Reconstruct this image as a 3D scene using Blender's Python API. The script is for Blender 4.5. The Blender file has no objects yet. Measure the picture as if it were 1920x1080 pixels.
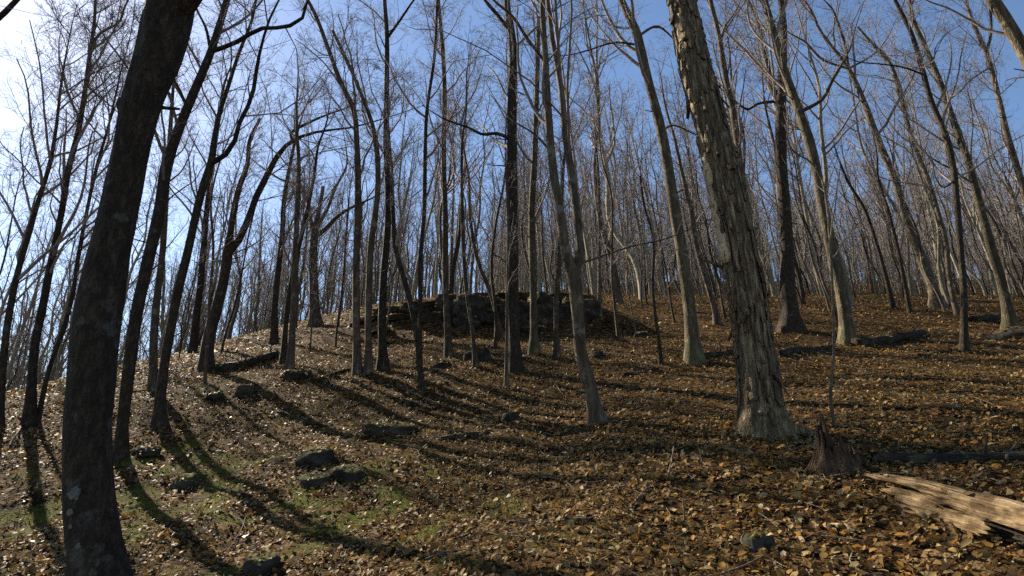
import bpy, math, random
import numpy as np
from mathutils import Matrix, Vector

# ------------------------------------------------------------------ camera, sky, sun, exposure
SC = bpy.context.scene
COL = SC.collection
F = 1100.0                       # focal length in pixels of a 1920-wide picture
PITCH = math.radians(17.0)
EYE = np.array([0.0, 0.0, 1.6])
SUN_AZ = math.radians(45.3)      # to the left of the view direction
SUN_EL = math.radians(34.0)

cam_data = bpy.data.cameras.new('camera')
cam_data.sensor_width = 36.0
cam_data.lens = 36.0 * F / 1920.0
cam_data.clip_start = 0.05
cam_data.clip_end = 3000.0
cam = bpy.data.objects.new('camera', cam_data)
cam.location = EYE
cam.rotation_euler = (math.pi / 2 + PITCH, 0, 0)
COL.objects.link(cam)
SC.camera = cam

world = bpy.data.worlds.new('World')
SC.world = world
world.use_nodes = True
wn = world.node_tree
wn.nodes.clear()
sky = wn.nodes.new('ShaderNodeTexSky')
sky.sky_type = 'NISHITA'
sky.sun_disc = False
sky.sun_elevation = SUN_EL
sky.sun_rotation = -SUN_AZ       # 0 is +Y, positive turns towards +X
sky.altitude = 300.0
sky.air_density = 1.0
sky.dust_density = 0.36
sky.ozone_density = 3.4
bg = wn.nodes.new('ShaderNodeBackground')
bg.inputs['Strength'].default_value = 0.060
wo = wn.nodes.new('ShaderNodeOutputWorld')
wn.links.new(sky.outputs[0], bg.inputs['Color'])
wn.links.new(bg.outputs[0], wo.inputs['Surface'])

sun_data = bpy.data.lights.new('sun', 'SUN')
sun_data.energy = 5.0
sun_data.angle = math.radians(0.53)
sun_data.color = (1.0, 0.90, 0.72)
sun = bpy.data.objects.new('sun', sun_data)
to_sun = Vector((-math.sin(SUN_AZ) * math.cos(SUN_EL), math.cos(SUN_AZ) * math.cos(SUN_EL), math.sin(SUN_EL)))
sun.rotation_euler = to_sun.to_track_quat('Z', 'Y').to_euler()
sun.location = (-20, 25, 30)
COL.objects.link(sun)

SC.view_settings.view_transform = 'Standard'
SC.view_settings.look = 'None'
SC.view_settings.gamma = 1.0
SC.view_settings.exposure = 1.58
SC.view_settings.use_curve_mapping = False
SC.render.engine = 'CYCLES'
SC.cycles.max_bounces = 4
SC.cycles.diffuse_bounces = 2
SC.cycles.glossy_bounces = 2
SC.cycles.transmission_bounces = 3
SC.cycles.use_denoising = False
SC.cycles.use_adaptive_sampling = True
SC.cycles.adaptive_threshold = 0.02

RNG = np.random.default_rng(7)
random.seed(7)

# ------------------------------------------------------------------ terrain
def smooth(a, b, v):
    t = np.clip((v - a) / (b - a), 0, 1)
    return t * t * (3 - 2 * t)

_lat = np.random.default_rng(3).random((256, 256))
def vnoise(x, y):
    xi = np.floor(x).astype(int); yi = np.floor(y).astype(int)
    fx = x - xi; fy = y - yi
    fx = fx * fx * (3 - 2 * fx); fy = fy * fy * (3 - 2 * fy)
    a = _lat[xi & 255, yi & 255]; b = _lat[(xi + 1) & 255, yi & 255]
    c = _lat[xi & 255, (yi + 1) & 255]; d = _lat[(xi + 1) & 255, (yi + 1) & 255]
    return (a * (1 - fx) + b * fx) * (1 - fy) + (c * (1 - fx) + d * fx) * fy

_py = np.arange(-700, 900, 0.25)
_pz = np.interp(_py, [-700, -60, 0, 3.5, 7, 12, 16, 20, 25, 30, 35, 45, 60, 100, 150, 220, 900],
                [-40, -14, 0, 1.05, 2.1, 3.7, 5.15, 6.75, 8.65, 10.3, 11.75, 14.6, 18.9, 30.5, 44, 54, 60])
_k = np.ones(9) / 9
_pz[8:-8] = np.convolve(_pz, _k, 'same')[8:-8]

def ground_z(x, y):
    x = np.asarray(x, float); y = np.asarray(y, float)
    z = np.interp(y, _py, _pz)
    # the spur falls away to the left of a crest line
    z = z - 0.05 * np.clip(-x, 0, 9) * smooth(0, 4, -x)
    xc = np.interp(y, [-20, 4, 10, 20, 30, 80], [-11, -10, -8.6, -6.0, -5.4, -9])
    d = np.clip(xc - x, 0, None)
    z = z - 0.42 * d * d / (d + 7.0)
    # mound that carries the rock ledge
    m = np.exp(-((x + 0.6) / 4.2) ** 4) * smooth(15.4, 17.8, y) * (1 - smooth(19.5, 27, y))
    z = z + 0.74 * m
    # right-hand bank
    z = z + 0.012 * np.clip(x, 0, 30) * (1 - smooth(10, 26, y))
    # close to the camera the bank also climbs to the right
    bl = 1 - smooth(6.0, 13.5, np.hypot(x, y))
    z = z + bl * (.25 * y + .15 * 6 * np.tanh(x / 6) - z)
    near = 1 - smooth(30, 80, np.hypot(x, y))
    z = z + near * ((vnoise(x * 0.55 + 40, y * 0.55 + 11) - .5) * .16
                    + (vnoise(x * 1.7 + 4, y * 1.7 + 71) - .5) * .075
                    + (vnoise(x * 4.3 + 9, y * 4.3 + 21) - .5) * .035)
    z = z + smooth(-.12, .28, x / np.maximum(y, 1)) * np.interp(y, [40, 60, 100, 150, 220, 900], [0, .5, 2.2, 5.0, 9, 12])
    far = smooth(60, 200, np.hypot(x, y))
    z = z + far * (vnoise(x * .02 + 5, y * .02 + 9) - .5) * 5
    return z

SP, CP = math.sin(PITCH), math.cos(PITCH)
FWD = np.array([0, CP, SP])
def ray(px, py):
    r = (px - 960) / F; u = (540 - py) / F
    return np.array([r, CP - u * SP, SP + u * CP])
def at_depth(px, py, Y):
    d = ray(px, py)
    return EYE + d * (Y / d[1])
def at_plane(w, Y):
    v = w - EYE
    return EYE + v * (Y / v[:, 1:2])
def on_ground(px, py):
    d = ray(px, py); d = d / d[1]
    t = np.concatenate([np.arange(1.2, 40, .02), np.arange(40, 160, .2)])
    p = EYE + d * t[:, None]
    h = p[:, 2] - ground_z(p[:, 0], p[:, 1])
    i = np.argmax(h < 0)
    if h[i] >= 0: i = int(np.argmin(h[:2000]))
    q = p[i]; q[2] = float(ground_z(q[0], q[1]))
    return q
def px_radius(p, w):
    v = p - EYE; dep = v @ FWD
    return .465 * w * dep / F * dep / math.hypot(dep, v[0])
def to_px(p):
    v = np.asarray(p, float) - EYE
    dep = v[..., 1] * CP + v[..., 2] * SP
    up = -v[..., 1] * SP + v[..., 2] * CP
    return 960 + F * v[..., 0] / dep, 540 - F * up / dep, dep

# ------------------------------------------------------------------ materials
MATS = {}
def new_mat(name):
    m = bpy.data.materials.new(name); m.use_nodes = True
    nt = m.node_tree; nt.nodes.clear()
    out = nt.nodes.new('ShaderNodeOutputMaterial')
    b = nt.nodes.new('ShaderNodeBsdfPrincipled')
    nt.links.new(b.outputs[0], out.inputs['Surface'])
    MATS[name] = m
    def N(kind, **kw):
        n = nt.nodes.new(kind)
        for k, v in kw.items():
            if k.startswith('i_'):
                key = k[2:]
                n.inputs[int(key) if key.isdigit() else key.replace('_', ' ')].default_value = v
            else: setattr(n, k, v)
        return n
    def L(a, b): nt.links.new(a, b)
    return m, nt, b, out, N, L
def ramp(N, stops, interp='LINEAR'):
    r = N('ShaderNodeValToRGB'); cr = r.color_ramp; cr.interpolation = interp
    while len(cr.elements) < len(stops): cr.elements.new(.5)
    for e, (p, c) in zip(cr.elements, stops):
        e.position = p; e.color = (*c, 1) if len(c) == 3 else c
    return r
def mixc(N, L, fac, a, b, mode='MIX'):
    m = N('ShaderNodeMix', data_type='RGBA', blend_type=mode)
    for s, v in ((m.inputs[0], fac), (m.inputs[6], a), (m.inputs[7], b)):
        if hasattr(v, 'is_output'): L(v, s)
        elif isinstance(v, (int, float)): s.default_value = v
        else: s.default_value = (*v, 1)
    return m.outputs[2]

def bark(name, dark, mid, light, scale=(9, 9, 1.6), bump=.5, lichen=.0, lich_col=(.34, .36, .27), rough=.9, moss=0.0):
    m, nt, b, out, N, L = new_mat(name)
    tc = N('ShaderNodeTexCoord'); mp = N('ShaderNodeMapping'); mp.inputs['Scale'].default_value = scale
    L(tc.outputs['Object'], mp.inputs['Vector'])
    n1 = N('ShaderNodeTexNoise', i_Scale=1.6, i_Detail=9.0, i_Roughness=.68); L(mp.outputs[0], n1.inputs['Vector'])
    v1 = N('ShaderNodeTexVoronoi', feature='DISTANCE_TO_EDGE', i_Scale=2.4, i_Randomness=1.0)
    nd = N('ShaderNodeTexNoise', i_Scale=2.0, i_Detail=3.0); L(mp.outputs[0], nd.inputs['Vector'])
    ad = N('ShaderNodeVectorMath', operation='ADD'); L(mp.outputs[0], ad.inputs[0]); L(nd.outputs['Color'], ad.inputs[1])
    L(ad.outputs[0], v1.inputs['Vector'])
    r = ramp(N, [(.28, dark), (.5, mid), (.72, light)]); L(n1.outputs['Fac'], r.inputs[0])
    oi = N('ShaderNodeObjectInfo')
    hsv = N('ShaderNodeHueSaturation'); L(r.outputs[0], hsv.inputs['Color'])
    mr = N('ShaderNodeMapRange', i_3=.75, i_4=1.25); L(oi.outputs['Random'], mr.inputs[0]); L(mr.outputs[0], hsv.inputs['Value'])
    c = hsv.outputs[0]
    if lichen:
        nl = N('ShaderNodeTexNoise', i_Scale=5.0, i_Detail=5.0, i_Roughness=.6); L(tc.outputs['Object'], nl.inputs['Vector'])
        rl = ramp(N, [(.60 - lichen * .1, (0, 0, 0)), (.66 - lichen * .1, (1, 1, 1))]); L(nl.outputs['Fac'], rl.inputs[0])
        ml = N('ShaderNodeMath', operation='MULTIPLY', i_1=.65); L(rl.outputs[0], ml.inputs[0])
        c = mixc(N, L, ml.outputs[0], c, lich_col)
    if moss:
        sp = N('ShaderNodeSeparateXYZ'); L(tc.outputs['Object'], sp.inputs[0])
        mz = N('ShaderNodeMapRange', i_1=.0, i_2=1.1, i_3=1.0, i_4=0.0); L(sp.outputs['Z'], mz.inputs[0])
        nm = N('ShaderNodeTexNoise', i_Scale=6.0, i_Detail=4.0); L(tc.outputs['Object'], nm.inputs['Vector'])
        mm = N('ShaderNodeMath', operation='MULTIPLY'); L(mz.outputs[0], mm.inputs[0]); L(nm.outputs['Fac'], mm.inputs[1])
        rm = ramp(N, [(.3, (0, 0, 0)), (.55, (moss, moss, moss))]); L(mm.outputs[0], rm.inputs[0])
        c = mixc(N, L, rm.outputs[0], c, (.14, .14, .035))
    L(c, b.inputs['Base Color'])
    b.inputs['Roughness'].default_value = rough
    b.inputs['Specular IOR Level'].default_value = .25
    bp = N('ShaderNodeBump', i_Strength=bump, i_Distance=.02)
    rv = ramp(N, [(0, (0, 0, 0)), (.25, (1, 1, 1))]); L(v1.outputs['Distance'], rv.inputs[0])
    mx = N('ShaderNodeMath', operation='MULTIPLY_ADD', i_1=.6); L(rv.outputs[0], mx.inputs[0]); L(n1.outputs['Fac'], mx.inputs[2])
    L(mx.outputs[0], bp.inputs['Height']); L(bp.outputs[0], b.inputs['Normal'])
    return m

bark('bark_grey', (0.0248, 0.0165, 0.0102), (0.0660, 0.0457, 0.0281), (0.1443, 0.1065, 0.0670), bump=.8, lichen=.3, lich_col=(.19, .175, .125))
bark('bark_pale', (0.0363, 0.0256, 0.0162), (0.0864, 0.0632, 0.0394), (0.1728, 0.1320, 0.0845), scale=(8, 8, 2.5), bump=.5, lichen=.35, lich_col=(.23, .205, .155))
bark('bark_mossy', (0.0248, 0.0173, 0.0095), (0.0660, 0.0480, 0.0261), (0.1443, 0.1095, 0.0625), bump=.8, lichen=.35, lich_col=(.17, .155, .085), moss=.3)
bark('bark_dark', (0.0135, 0.0090, 0.0054), (0.0374, 0.0251, 0.0143), (0.0988, 0.0681, 0.0394), scale=(14, 14, 5.0), bump=1.0, lichen=.02, lich_col=(.10, .09, .07))
bark('bark_shaggy', (0.0320, 0.0222, 0.0120), (0.1500, 0.1058, 0.0596), (0.4799, 0.3623, 0.2086), scale=(17, 17, 1.8), bump=1.0, moss=.1)
bark('bark_ash', (.075, .060, .038), (.17, .142, .092), (.30, .255, .17), bump=.6, lichen=.3, lich_col=(.24, .225, .12))
bark('twig_bark', (.085, .068, .058), (.18, .146, .124), (.29, .24, .205), scale=(5, 5, 5), bump=.0)
bark('rotten_wood', (0.0224, 0.0120, 0.0067), (0.0673, 0.0360, 0.0190), (0.1945, 0.1080, 0.0524), scale=(14, 14, 1.2), bump=1.0)
bark('log_bark', (0.0116, 0.0075, 0.0048), (0.0314, 0.0210, 0.0126), (0.0825, 0.0600, 0.0360), scale=(3, 14, 14), bump=1.0, lichen=.2, lich_col=(.09, .085, .04))
bark('bare_wood', (.060, .034, .015), (.215, .142, .072), (.40, .29, .165), scale=(1.8, 11, 11), bump=.5, lichen=.95, lich_col=(.075, .048, .024))
bark('bare_sapwood', (0.1856, 0.1242, 0.0624), (0.4176, 0.3132, 0.1824), (0.6032, 0.4752, 0.2976), scale=(13, 13, 2.6), bump=.6)

def weathered_wood():
    m, nt, b, out, N, L = new_mat('weathered_wood')
    tc = N('ShaderNodeTexCoord'); mp = N('ShaderNodeMapping'); mp.inputs['Scale'].default_value = (1.1, 20, 20)
    nw = N('ShaderNodeTexNoise', i_Scale=3.0, i_Detail=3.0); L(tc.outputs['Object'], nw.inputs['Vector'])
    sc = N('ShaderNodeVectorMath', operation='SCALE'); sc.inputs['Scale'].default_value = .06; L(nw.outputs['Color'], sc.inputs[0])
    ad = N('ShaderNodeVectorMath', operation='ADD'); L(tc.outputs['Object'], ad.inputs[0]); L(sc.outputs[0], ad.inputs[1]); L(ad.outputs[0], mp.inputs['Vector'])
    n = N('ShaderNodeTexNoise', i_Scale=2.0, i_Detail=6.0, i_Roughness=.6); L(mp.outputs[0], n.inputs['Vector'])
    r = ramp(N, [(.36, (.020, .012, .006)), (.43, (.115, .072, .035)), (.54, (.24, .165, .088)), (.70, (.38, .28, .165))]); L(n.outputs['Fac'], r.inputs[0])
    n2 = N('ShaderNodeTexNoise', i_Scale=7.0, i_Detail=6.0, i_Roughness=.65); L(tc.outputs['Object'], n2.inputs['Vector'])
    r2 = ramp(N, [(.42, (.30, .26, .22)), (.58, (1, 1, 1))]); L(n2.outputs['Fac'], r2.inputs[0])
    L(mixc(N, L, .8, r.outputs[0], r2.outputs[0], 'MULTIPLY'), b.inputs['Base Color'])
    b.inputs['Roughness'].default_value = .9; b.inputs['Specular IOR Level'].default_value = .1
    bp = N('ShaderNodeBump', i_Strength=.8, i_Distance=.02); L(n.outputs['Fac'], bp.inputs['Height']); L(bp.outputs[0], b.inputs['Normal'])
weathered_wood()

def leaf_material():
    m, nt, b, out, N, L = new_mat('dead_leaf')
    g = N('ShaderNodeNewGeometry'); oi = N('ShaderNodeObjectInfo')
    a = N('ShaderNodeMath', operation='ADD'); L(g.outputs['Random Per Island'], a.inputs[0]); L(oi.outputs['Random'], a.inputs[1])
    fr = N('ShaderNodeMath', operation='FRACT'); L(a.outputs[0], fr.inputs[0])
    r = ramp(N, [(0, (0.0260, 0.0143, 0.0072)), (.13, (0.0721, 0.0408, 0.0175)), (.26, (0.1652, 0.0898, 0.0267)), (.38, (0.1051, 0.0674, 0.0307)), (.50, (0.2352, 0.1347, 0.0389)),
                 (.60, (0.2603, 0.1174, 0.0205)), (.70, (0.1702, 0.1123, 0.0451)), (.80, (0.2202, 0.1551, 0.0615)), (.91, (0.2903, 0.1940, 0.0799)), (.97, (0.3403, 0.2450, 0.1179)), (1.0, (0.4004, 0.3062, 0.1692))])
    L(fr.outputs[0], r.inputs[0])
    tc = N('ShaderNodeTexCoord')
    n = N('ShaderNodeTexNoise', i_Scale=30.0, i_Detail=3.0); L(tc.outputs['Object'], n.inputs['Vector'])
    rn = ramp(N, [(.3, (.6, .6, .6)), (.7, (1.15, 1.15, 1.15))]); L(n.outputs['Fac'], rn.inputs[0])
    c = mixc(N, L, 1.0, r.outputs[0], rn.outputs[0], 'MULTIPLY')
    L(c, b.inputs['Base Color'])
    b.inputs['Roughness'].default_value = .6
    gl = ramp(N, [(.0, (.05, .05, .05)), (.86, (.06, .06, .06)), (.95, (.25, .25, .25)), (1, (.3, .3, .3))]); L(fr.outputs[0], gl.inputs[0]); L(gl.outputs[0], b.inputs['Specular IOR Level'])
    tr = N('ShaderNodeBsdfTranslucent'); L(c, tr.inputs['Color'])
    mx = N('ShaderNodeMixShader'); mx.inputs[0].default_value = .2
    L(b.outputs[0], mx.inputs[1]); L(tr.outputs[0], mx.inputs[2]); L(mx.outputs[0], out.inputs['Surface'])
leaf_material()

def ground_material():
    m, nt, b, out, N, L = new_mat('leafy_soil')
    tc = N('ShaderNodeTexCoord')
    nd = N('ShaderNodeTexNoise', i_Scale=9.0, i_Detail=2.0); L(tc.outputs['Object'], nd.inputs['Vector'])
    sc = N('ShaderNodeVectorMath', operation='SCALE'); sc.inputs['Scale'].default_value = .12; L(nd.outputs['Color'], sc.inputs[0])
    ad = N('ShaderNodeVectorMath', operation='ADD'); L(tc.outputs['Object'], ad.inputs[0]); L(sc.outputs[0], ad.inputs[1])
    v = N('ShaderNodeTexVoronoi', i_Scale=11.0, i_Randomness=1.0); L(ad.outputs[0], v.inputs['Vector'])
    sep = N('ShaderNodeSeparateColor'); L(v.outputs['Color'], sep.inputs[0])
    r = ramp(N, [(0, (0.0132, 0.0072, 0.0036)), (.3, (0.0372, 0.0198, 0.0090)), (.55, (0.0750, 0.0402, 0.0144)), (.75, (0.0510, 0.0288, 0.0132)), (.9, (0.1140, 0.0690, 0.0288)), (1, (0.1500, 0.1020, 0.0510))])
    L(sep.outputs[0], r.inputs[0])
    ns = N('ShaderNodeTexNoise', i_Scale=.35, i_Detail=4.0); L(tc.outputs['Object'], ns.inputs['Vector'])
    rs = ramp(N, [(.35, (.75, .72, .7)), (.65, (1.15, 1.1, 1.0))]); L(ns.outputs['Fac'], rs.inputs[0])
    c = mixc(N, L, 1.0, r.outputs[0], rs.outputs[0], 'MULTIPLY')
    at = N('ShaderNodeAttribute', attribute_name='moss')
    nm = N('ShaderNodeTexNoise', i_Scale=2.6, i_Detail=6.0, i_Roughness=.65); L(tc.outputs['Object'], nm.inputs['Vector'])
    mm = N('ShaderNodeMath', operation='MULTIPLY'); L(at.outputs['Fac'], mm.inputs[0]); L(nm.outputs['Fac'], mm.inputs[1])
    rm = ramp(N, [(.25, (0, 0, 0)), (.5, (.85, .85, .85))]); L(mm.outputs[0], rm.inputs[0])
    ng = N('ShaderNodeTexNoise', i_Scale=60.0, i_Detail=3.0); L(tc.outputs['Object'], ng.inputs['Vector'])
    rg = ramp(N, [(.3, (.030, .036, .004)), (.7, (.095, .098, .012))]); L(ng.outputs['Fac'], rg.inputs[0])
    c = mixc(N, L, rm.outputs[0], c, rg.outputs[0])
    L(c, b.inputs['Base Color'])
    b.inputs['Roughness'].default_value = .95; b.inputs['Specular IOR Level'].default_value = .04
    nb = N('ShaderNodeTexNoise', i_Scale=45.0, i_Detail=4.0); L(tc.outputs['Object'], nb.inputs['Vector'])
    h = N('ShaderNodeMath', operation='MULTIPLY_ADD', i_1=.5); L(nb.outputs['Fac'], h.inputs[0]); L(sep.outputs[1], h.inputs[2])
    bp = N('ShaderNodeBump', i_Strength=.9, i_Distance=.05); L(h.outputs[0], bp.inputs['Height']); L(bp.outputs[0], b.inputs['Normal'])
ground_material()

def rock_material(name, moss):
    m, nt, b, out, N, L = new_mat(name)
    tc = N('ShaderNodeTexCoord'); g = N('ShaderNodeNewGeometry')
    n = N('ShaderNodeTexNoise', i_Scale=5.0, i_Detail=9.0, i_Roughness=.65); L(g.outputs['Position'], n.inputs['Vector'])
    r = ramp(N, [(.3, (.012, .010, .008)), (.5, (.034, .029, .023)), (.74, (.095, .085, .068))]); L(n.outputs['Fac'], r.inputs[0])
    sp = N('ShaderNodeSeparateXYZ'); L(g.outputs['Normal'], sp.inputs[0])
    nm = N('ShaderNodeTexNoise', i_Scale=3.0, i_Detail=5.0); L(g.outputs['Position'], nm.inputs['Vector'])
    a = N('ShaderNodeMath', operation='MULTIPLY_ADD', i_1=.9, i_2=-.45); L(nm.outputs['Fac'], a.inputs[0])
    ad = N('ShaderNodeMath', operation='ADD'); L(a.outputs[0], ad.inputs[0]); L(sp.outputs['Z'], ad.inputs[1])
    rm = ramp(N, [(.55, (0, 0, 0)), (.85, (moss, moss, moss))]); L(ad.outputs[0], rm.inputs[0])
    ng = N('ShaderNodeTexNoise', i_Scale=35.0, i_Detail=4.0); L(g.outputs['Position'], ng.inputs['Vector'])
    rg = ramp(N, [(.3, (.020, .022, .007)), (.7, (.085, .080, .020))]); L(ng.outputs['Fac'], rg.inputs[0])
    c = mixc(N, L, rm.outputs[0], r.outputs[0], rg.outputs[0])
    L(c, b.inputs['Base Color']); b.inputs['Roughness'].default_value = 1.0; b.inputs['Specular IOR Level'].default_value = .08
    bp = N('ShaderNodeBump', i_Strength=.8, i_Distance=.04); L(n.outputs['Fac'], bp.inputs['Height']); L(bp.outputs[0], b.inputs['Normal'])
rock_material('rock_grey', .35)
rock_material('rock_mossy', .95)

def plain(name, c1, c2, scale=20, rough=.7, trans=0):
    m, nt, b, out, N, L = new_mat(name)
    g = N('ShaderNodeNewGeometry')
    n = N('ShaderNodeTexNoise', i_Scale=float(scale), i_Detail=5.0); L(g.outputs['Position'], n.inputs['Vector'])
    r = ramp(N, [(.3, c1), (.7, c2)]); L(n.outputs['Fac'], r.inputs[0]); L(r.outputs[0], b.inputs['Base Color'])
    b.inputs['Roughness'].default_value = rough
    if trans:
        tr = N('ShaderNodeBsdfTranslucent'); L(r.outputs[0], tr.inputs['Color'])
        mx = N('ShaderNodeMixShader'); mx.inputs[0].default_value = trans
        L(b.outputs[0], mx.inputs[1]); L(tr.outputs[0], mx.inputs[2]); L(mx.outputs[0], out.inputs['Surface'])
plain('grass_blade', (.045, .058, .006), (.13, .125, .022), 8, .8, .35)
plain('lichen', (.05, .048, .04), (.15, .145, .12), 60, .95)

# ------------------------------------------------------------------ mesh helpers
def mesh_from(name, V, faces_by_n, mats=(), mat_idx=None, smooth_shade=True):
    """V (n,3); faces_by_n: list of int arrays (m,k)"""
    me = bpy.data.meshes.new(name)
    faces_by_n = [f for f in faces_by_n if len(f)]
    nl = sum(f.size for f in faces_by_n); nf = sum(len(f) for f in faces_by_n)
    me.vertices.add(len(V)); me.vertices.foreach_set('co', np.ascontiguousarray(V, np.float32).ravel())
    me.loops.add(nl); me.polygons.add(nf)
    me.loops.foreach_set('vertex_index', np.concatenate([f.ravel() for f in faces_by_n]).astype(np.int32))
    tot = np.concatenate([np.full(len(f), f.shape[1]) for f in faces_by_n])
    st = np.concatenate([[0], np.cumsum(tot)[:-1]])
    me.polygons.foreach_set('loop_start', st.astype(np.int32))
    for m in mats: me.materials.append(MATS[m])
    if mat_idx is not None: me.polygons.foreach_set('material_index', np.asarray(mat_idx, np.int32))
    if smooth_shade: me.polygons.foreach_set('use_smooth', np.ones(nf, bool))
    me.update(calc_edges=True)
    return me
def link(name, me, parent=None, **props):
    o = bpy.data.objects.new(name, me); COL.objects.link(o)
    if parent is not None: o.parent = parent
    for k, v in props.items(): o[k] = v
    return o
def thing(name, label, cat, loc=(0, 0, 0), group=None):
    o = bpy.data.objects.new(name, None); COL.objects.link(o); o.location = loc
    o.empty_display_size = .2
    o['label'] = label; o['category'] = cat
    if group: o['group'] = group
    return o

def norm(v): return v / np.maximum(np.linalg.norm(v, axis=-1, keepdims=True), 1e-9)

def tubes(pts, rad, sides, ring=None):
    """pts (B,n,3), rad (B,n) -> V, F.  ring(B,n,sides) multiplies the radius"""
    B, n, _ = pts.shape
    tan = norm(np.gradient(pts, axis=1))
    ref = np.where(np.abs(tan[..., 2:3]) > .9, np.array([1., 0, 0]), np.array([0, 0, 1.]))
    # one reference for each branch keeps rings from twisting
    ref = np.broadcast_to(ref[:, n // 2:n // 2 + 1], tan.shape)
    u = norm(np.cross(ref, tan)); w = np.cross(tan, u)
    a = np.arange(sides) / sides * 2 * np.pi
    rr = rad[..., None] * (1 if ring is None else ring)
    V = pts[:, :, None, :] + rr[..., None] * (np.cos(a)[:, None] * u[:, :, None, :] + np.sin(a)[:, None] * w[:, :, None, :])
    i = np.arange(B)[:, None, None] * n * sides; j = np.arange(n - 1)[None, :, None] * sides; k = np.arange(sides)[None, None, :]
    k2 = (k + 1) % sides
    Fq = np.stack([i + j + k, i + j + k2, i + j + sides + k2, i + j + sides + k], -1).reshape(-1, 4)
    return V.reshape(-1, 3), Fq

def join(parts):
    Vs, Fs, o = [], [], 0
    for V, Fq in parts:
        Vs.append(V); Fs.append(Fq + o); o += len(V)
    return np.concatenate(Vs), np.concatenate(Fs)

def resample(p, r, n):
    p = np.asarray(p, float); r = np.asarray(r, float)
    s = np.concatenate([[0], np.cumsum(np.linalg.norm(np.diff(p, axis=0), axis=1))])
    # Catmull-Rom through the control points
    t = np.linspace(0, s[-1], n)
    m = np.gradient(p, s, axis=0) if len(p) > 2 else np.repeat((p[1:] - p[:1]) / s[-1], 2, 0)
    i = np.clip(np.searchsorted(s, t, 'right') - 1, 0, len(s) - 2)
    h = (s[i + 1] - s[i]); q = ((t - s[i]) / h)[:, None]; h = h[:, None]
    out = (2 * q**3 - 3 * q**2 + 1) * p[i] + (q**3 - 2 * q**2 + q) * h * m[i] + (-2 * q**3 + 3 * q**2) * p[i + 1] + (q**3 - q**2) * h * m[i + 1]
    return out, np.interp(t, s, r)

def grow(P, R, per, tr, ang, lens, npts, wig, up, rk, rmin, rng, upstart=0.0):
    """children for every branch in P (B,n,3), R (B,n); lens (B,) the child length scale"""
    B, n, _ = P.shape
    idx = np.repeat(np.arange(B), per)
    k = np.tile(np.arange(per), B)
    t = tr[0] + (tr[1] - tr[0]) * (k + rng.random(B * per)) / per
    f = t * (n - 1); i = np.minimum(f.astype(int), n - 2); q = (f - i)[:, None]
    pos = P[idx, i] * (1 - q) + P[idx, i + 1] * q
    pr = R[idx, i] * (1 - q[:, 0]) + R[idx, i + 1] * q[:, 0]
    tan = norm(P[idx, i + 1] - P[idx, i])
    rnd = norm(rng.normal(size=(B * per, 3)))
    perp = norm(rnd - (rnd * tan).sum(1, keepdims=True) * tan)
    a = rng.uniform(ang[0], ang[1], B * per)[:, None]
    d = norm(np.cos(a) * tan + np.sin(a) * perp + np.array([0, 0, upstart]))
    Ln = lens[idx] * (1 - .55 * t) * rng.uniform(.65, 1.3, B * per)
    step = (Ln / (npts - 1))[:, None]
    pts = [pos]
    for j in range(npts - 1):
        d = norm(d + wig * rng.normal(size=d.shape) + np.array([0, 0, up]))
        pts.append(pts[-1] + d * step)
    C = np.stack(pts, 1)
    r0 = np.clip(np.minimum(pr * .72, Ln * rk), rmin, None)
    taper = np.linspace(1, .35, npts)
    CR = np.maximum(r0[:, None] * taper, rmin * .7)
    return C, CR, Ln

def crown_mesh(name, limbs, rng, dens=1.0, levels=3, twig_r=.0045, spread=1.0, upness=.10):
    """limbs: list of (pts(n,3), rad(n)) with the same n.  twigs and branchlets as ONE mesh"""
    P = np.stack([l[0] for l in limbs]); R = np.stack([l[1] for l in limbs])
    Ll = np.linalg.norm(np.diff(P, axis=1), axis=2).sum(1)
    parts = []
    p2 = max(3, int(round(7 * dens)))
    A, AR, AL = grow(P, R, p2, (.12, .98), (.5, 1.15), Ll * .48 * spread, 5, .22, upness, .0068, .0036, rng)
    parts.append(tubes(A, AR, 3))
    p3 = max(3, int(round(6 * dens)))
    B, BR, BL = grow(A, AR, p3, (.12, 1.0), (.45, 1.1), AL * .52, 4, .27, upness * .8, .007, twig_r, rng)
    parts.append(tubes(B, BR, 3))
    if levels > 2:
        C, CR, CL = grow(B, BR, 4, (.1, 1.0), (.45, 1.05), BL * .6, 2, .22, .05, .006, twig_r * .72, rng)
        parts.append(tubes(C, CR, 3))
    V, Fq = join(parts)
    return V, Fq

def trunk_mesh(p, r, sides, rng, rough=.05, flare=.55, base_z=None):
    n = len(p)
    s = np.concatenate([[0], np.cumsum(np.linalg.norm(np.diff(p, axis=0), axis=1))])
    a = np.arange(sides) / sides * 2 * np.pi
    h = s - .35
    lob = 1 + .45 * np.cos(rng.integers(3, 6) * a + rng.uniform(0, 6)) + .25 * np.cos(2 * a + rng.uniform(0, 6))
    hh = np.maximum(h, 0)
    ring = 1 + flare * np.exp(-hh / max(.16, r[0] * 1.3))[:, None] * np.clip(lob, .2, None)
    ox, oy = rng.uniform(0, 200, 2)
    na = vnoise(ox + np.cos(a)[None, :] * 2.2 + s[:, None] * .9, oy + np.sin(a)[None, :] * 2.2 + s[:, None] * 1.7) - .5
    nb = vnoise(ox + np.cos(a)[None, :] * 6 + s[:, None] * 4., oy + np.sin(a)[None, :] * 6 + s[:, None] * 5.1) - .5
    ring = ring + 2 * rough * na + rough * nb
    return tubes(p[None], r[None], sides, ring[None])

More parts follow.
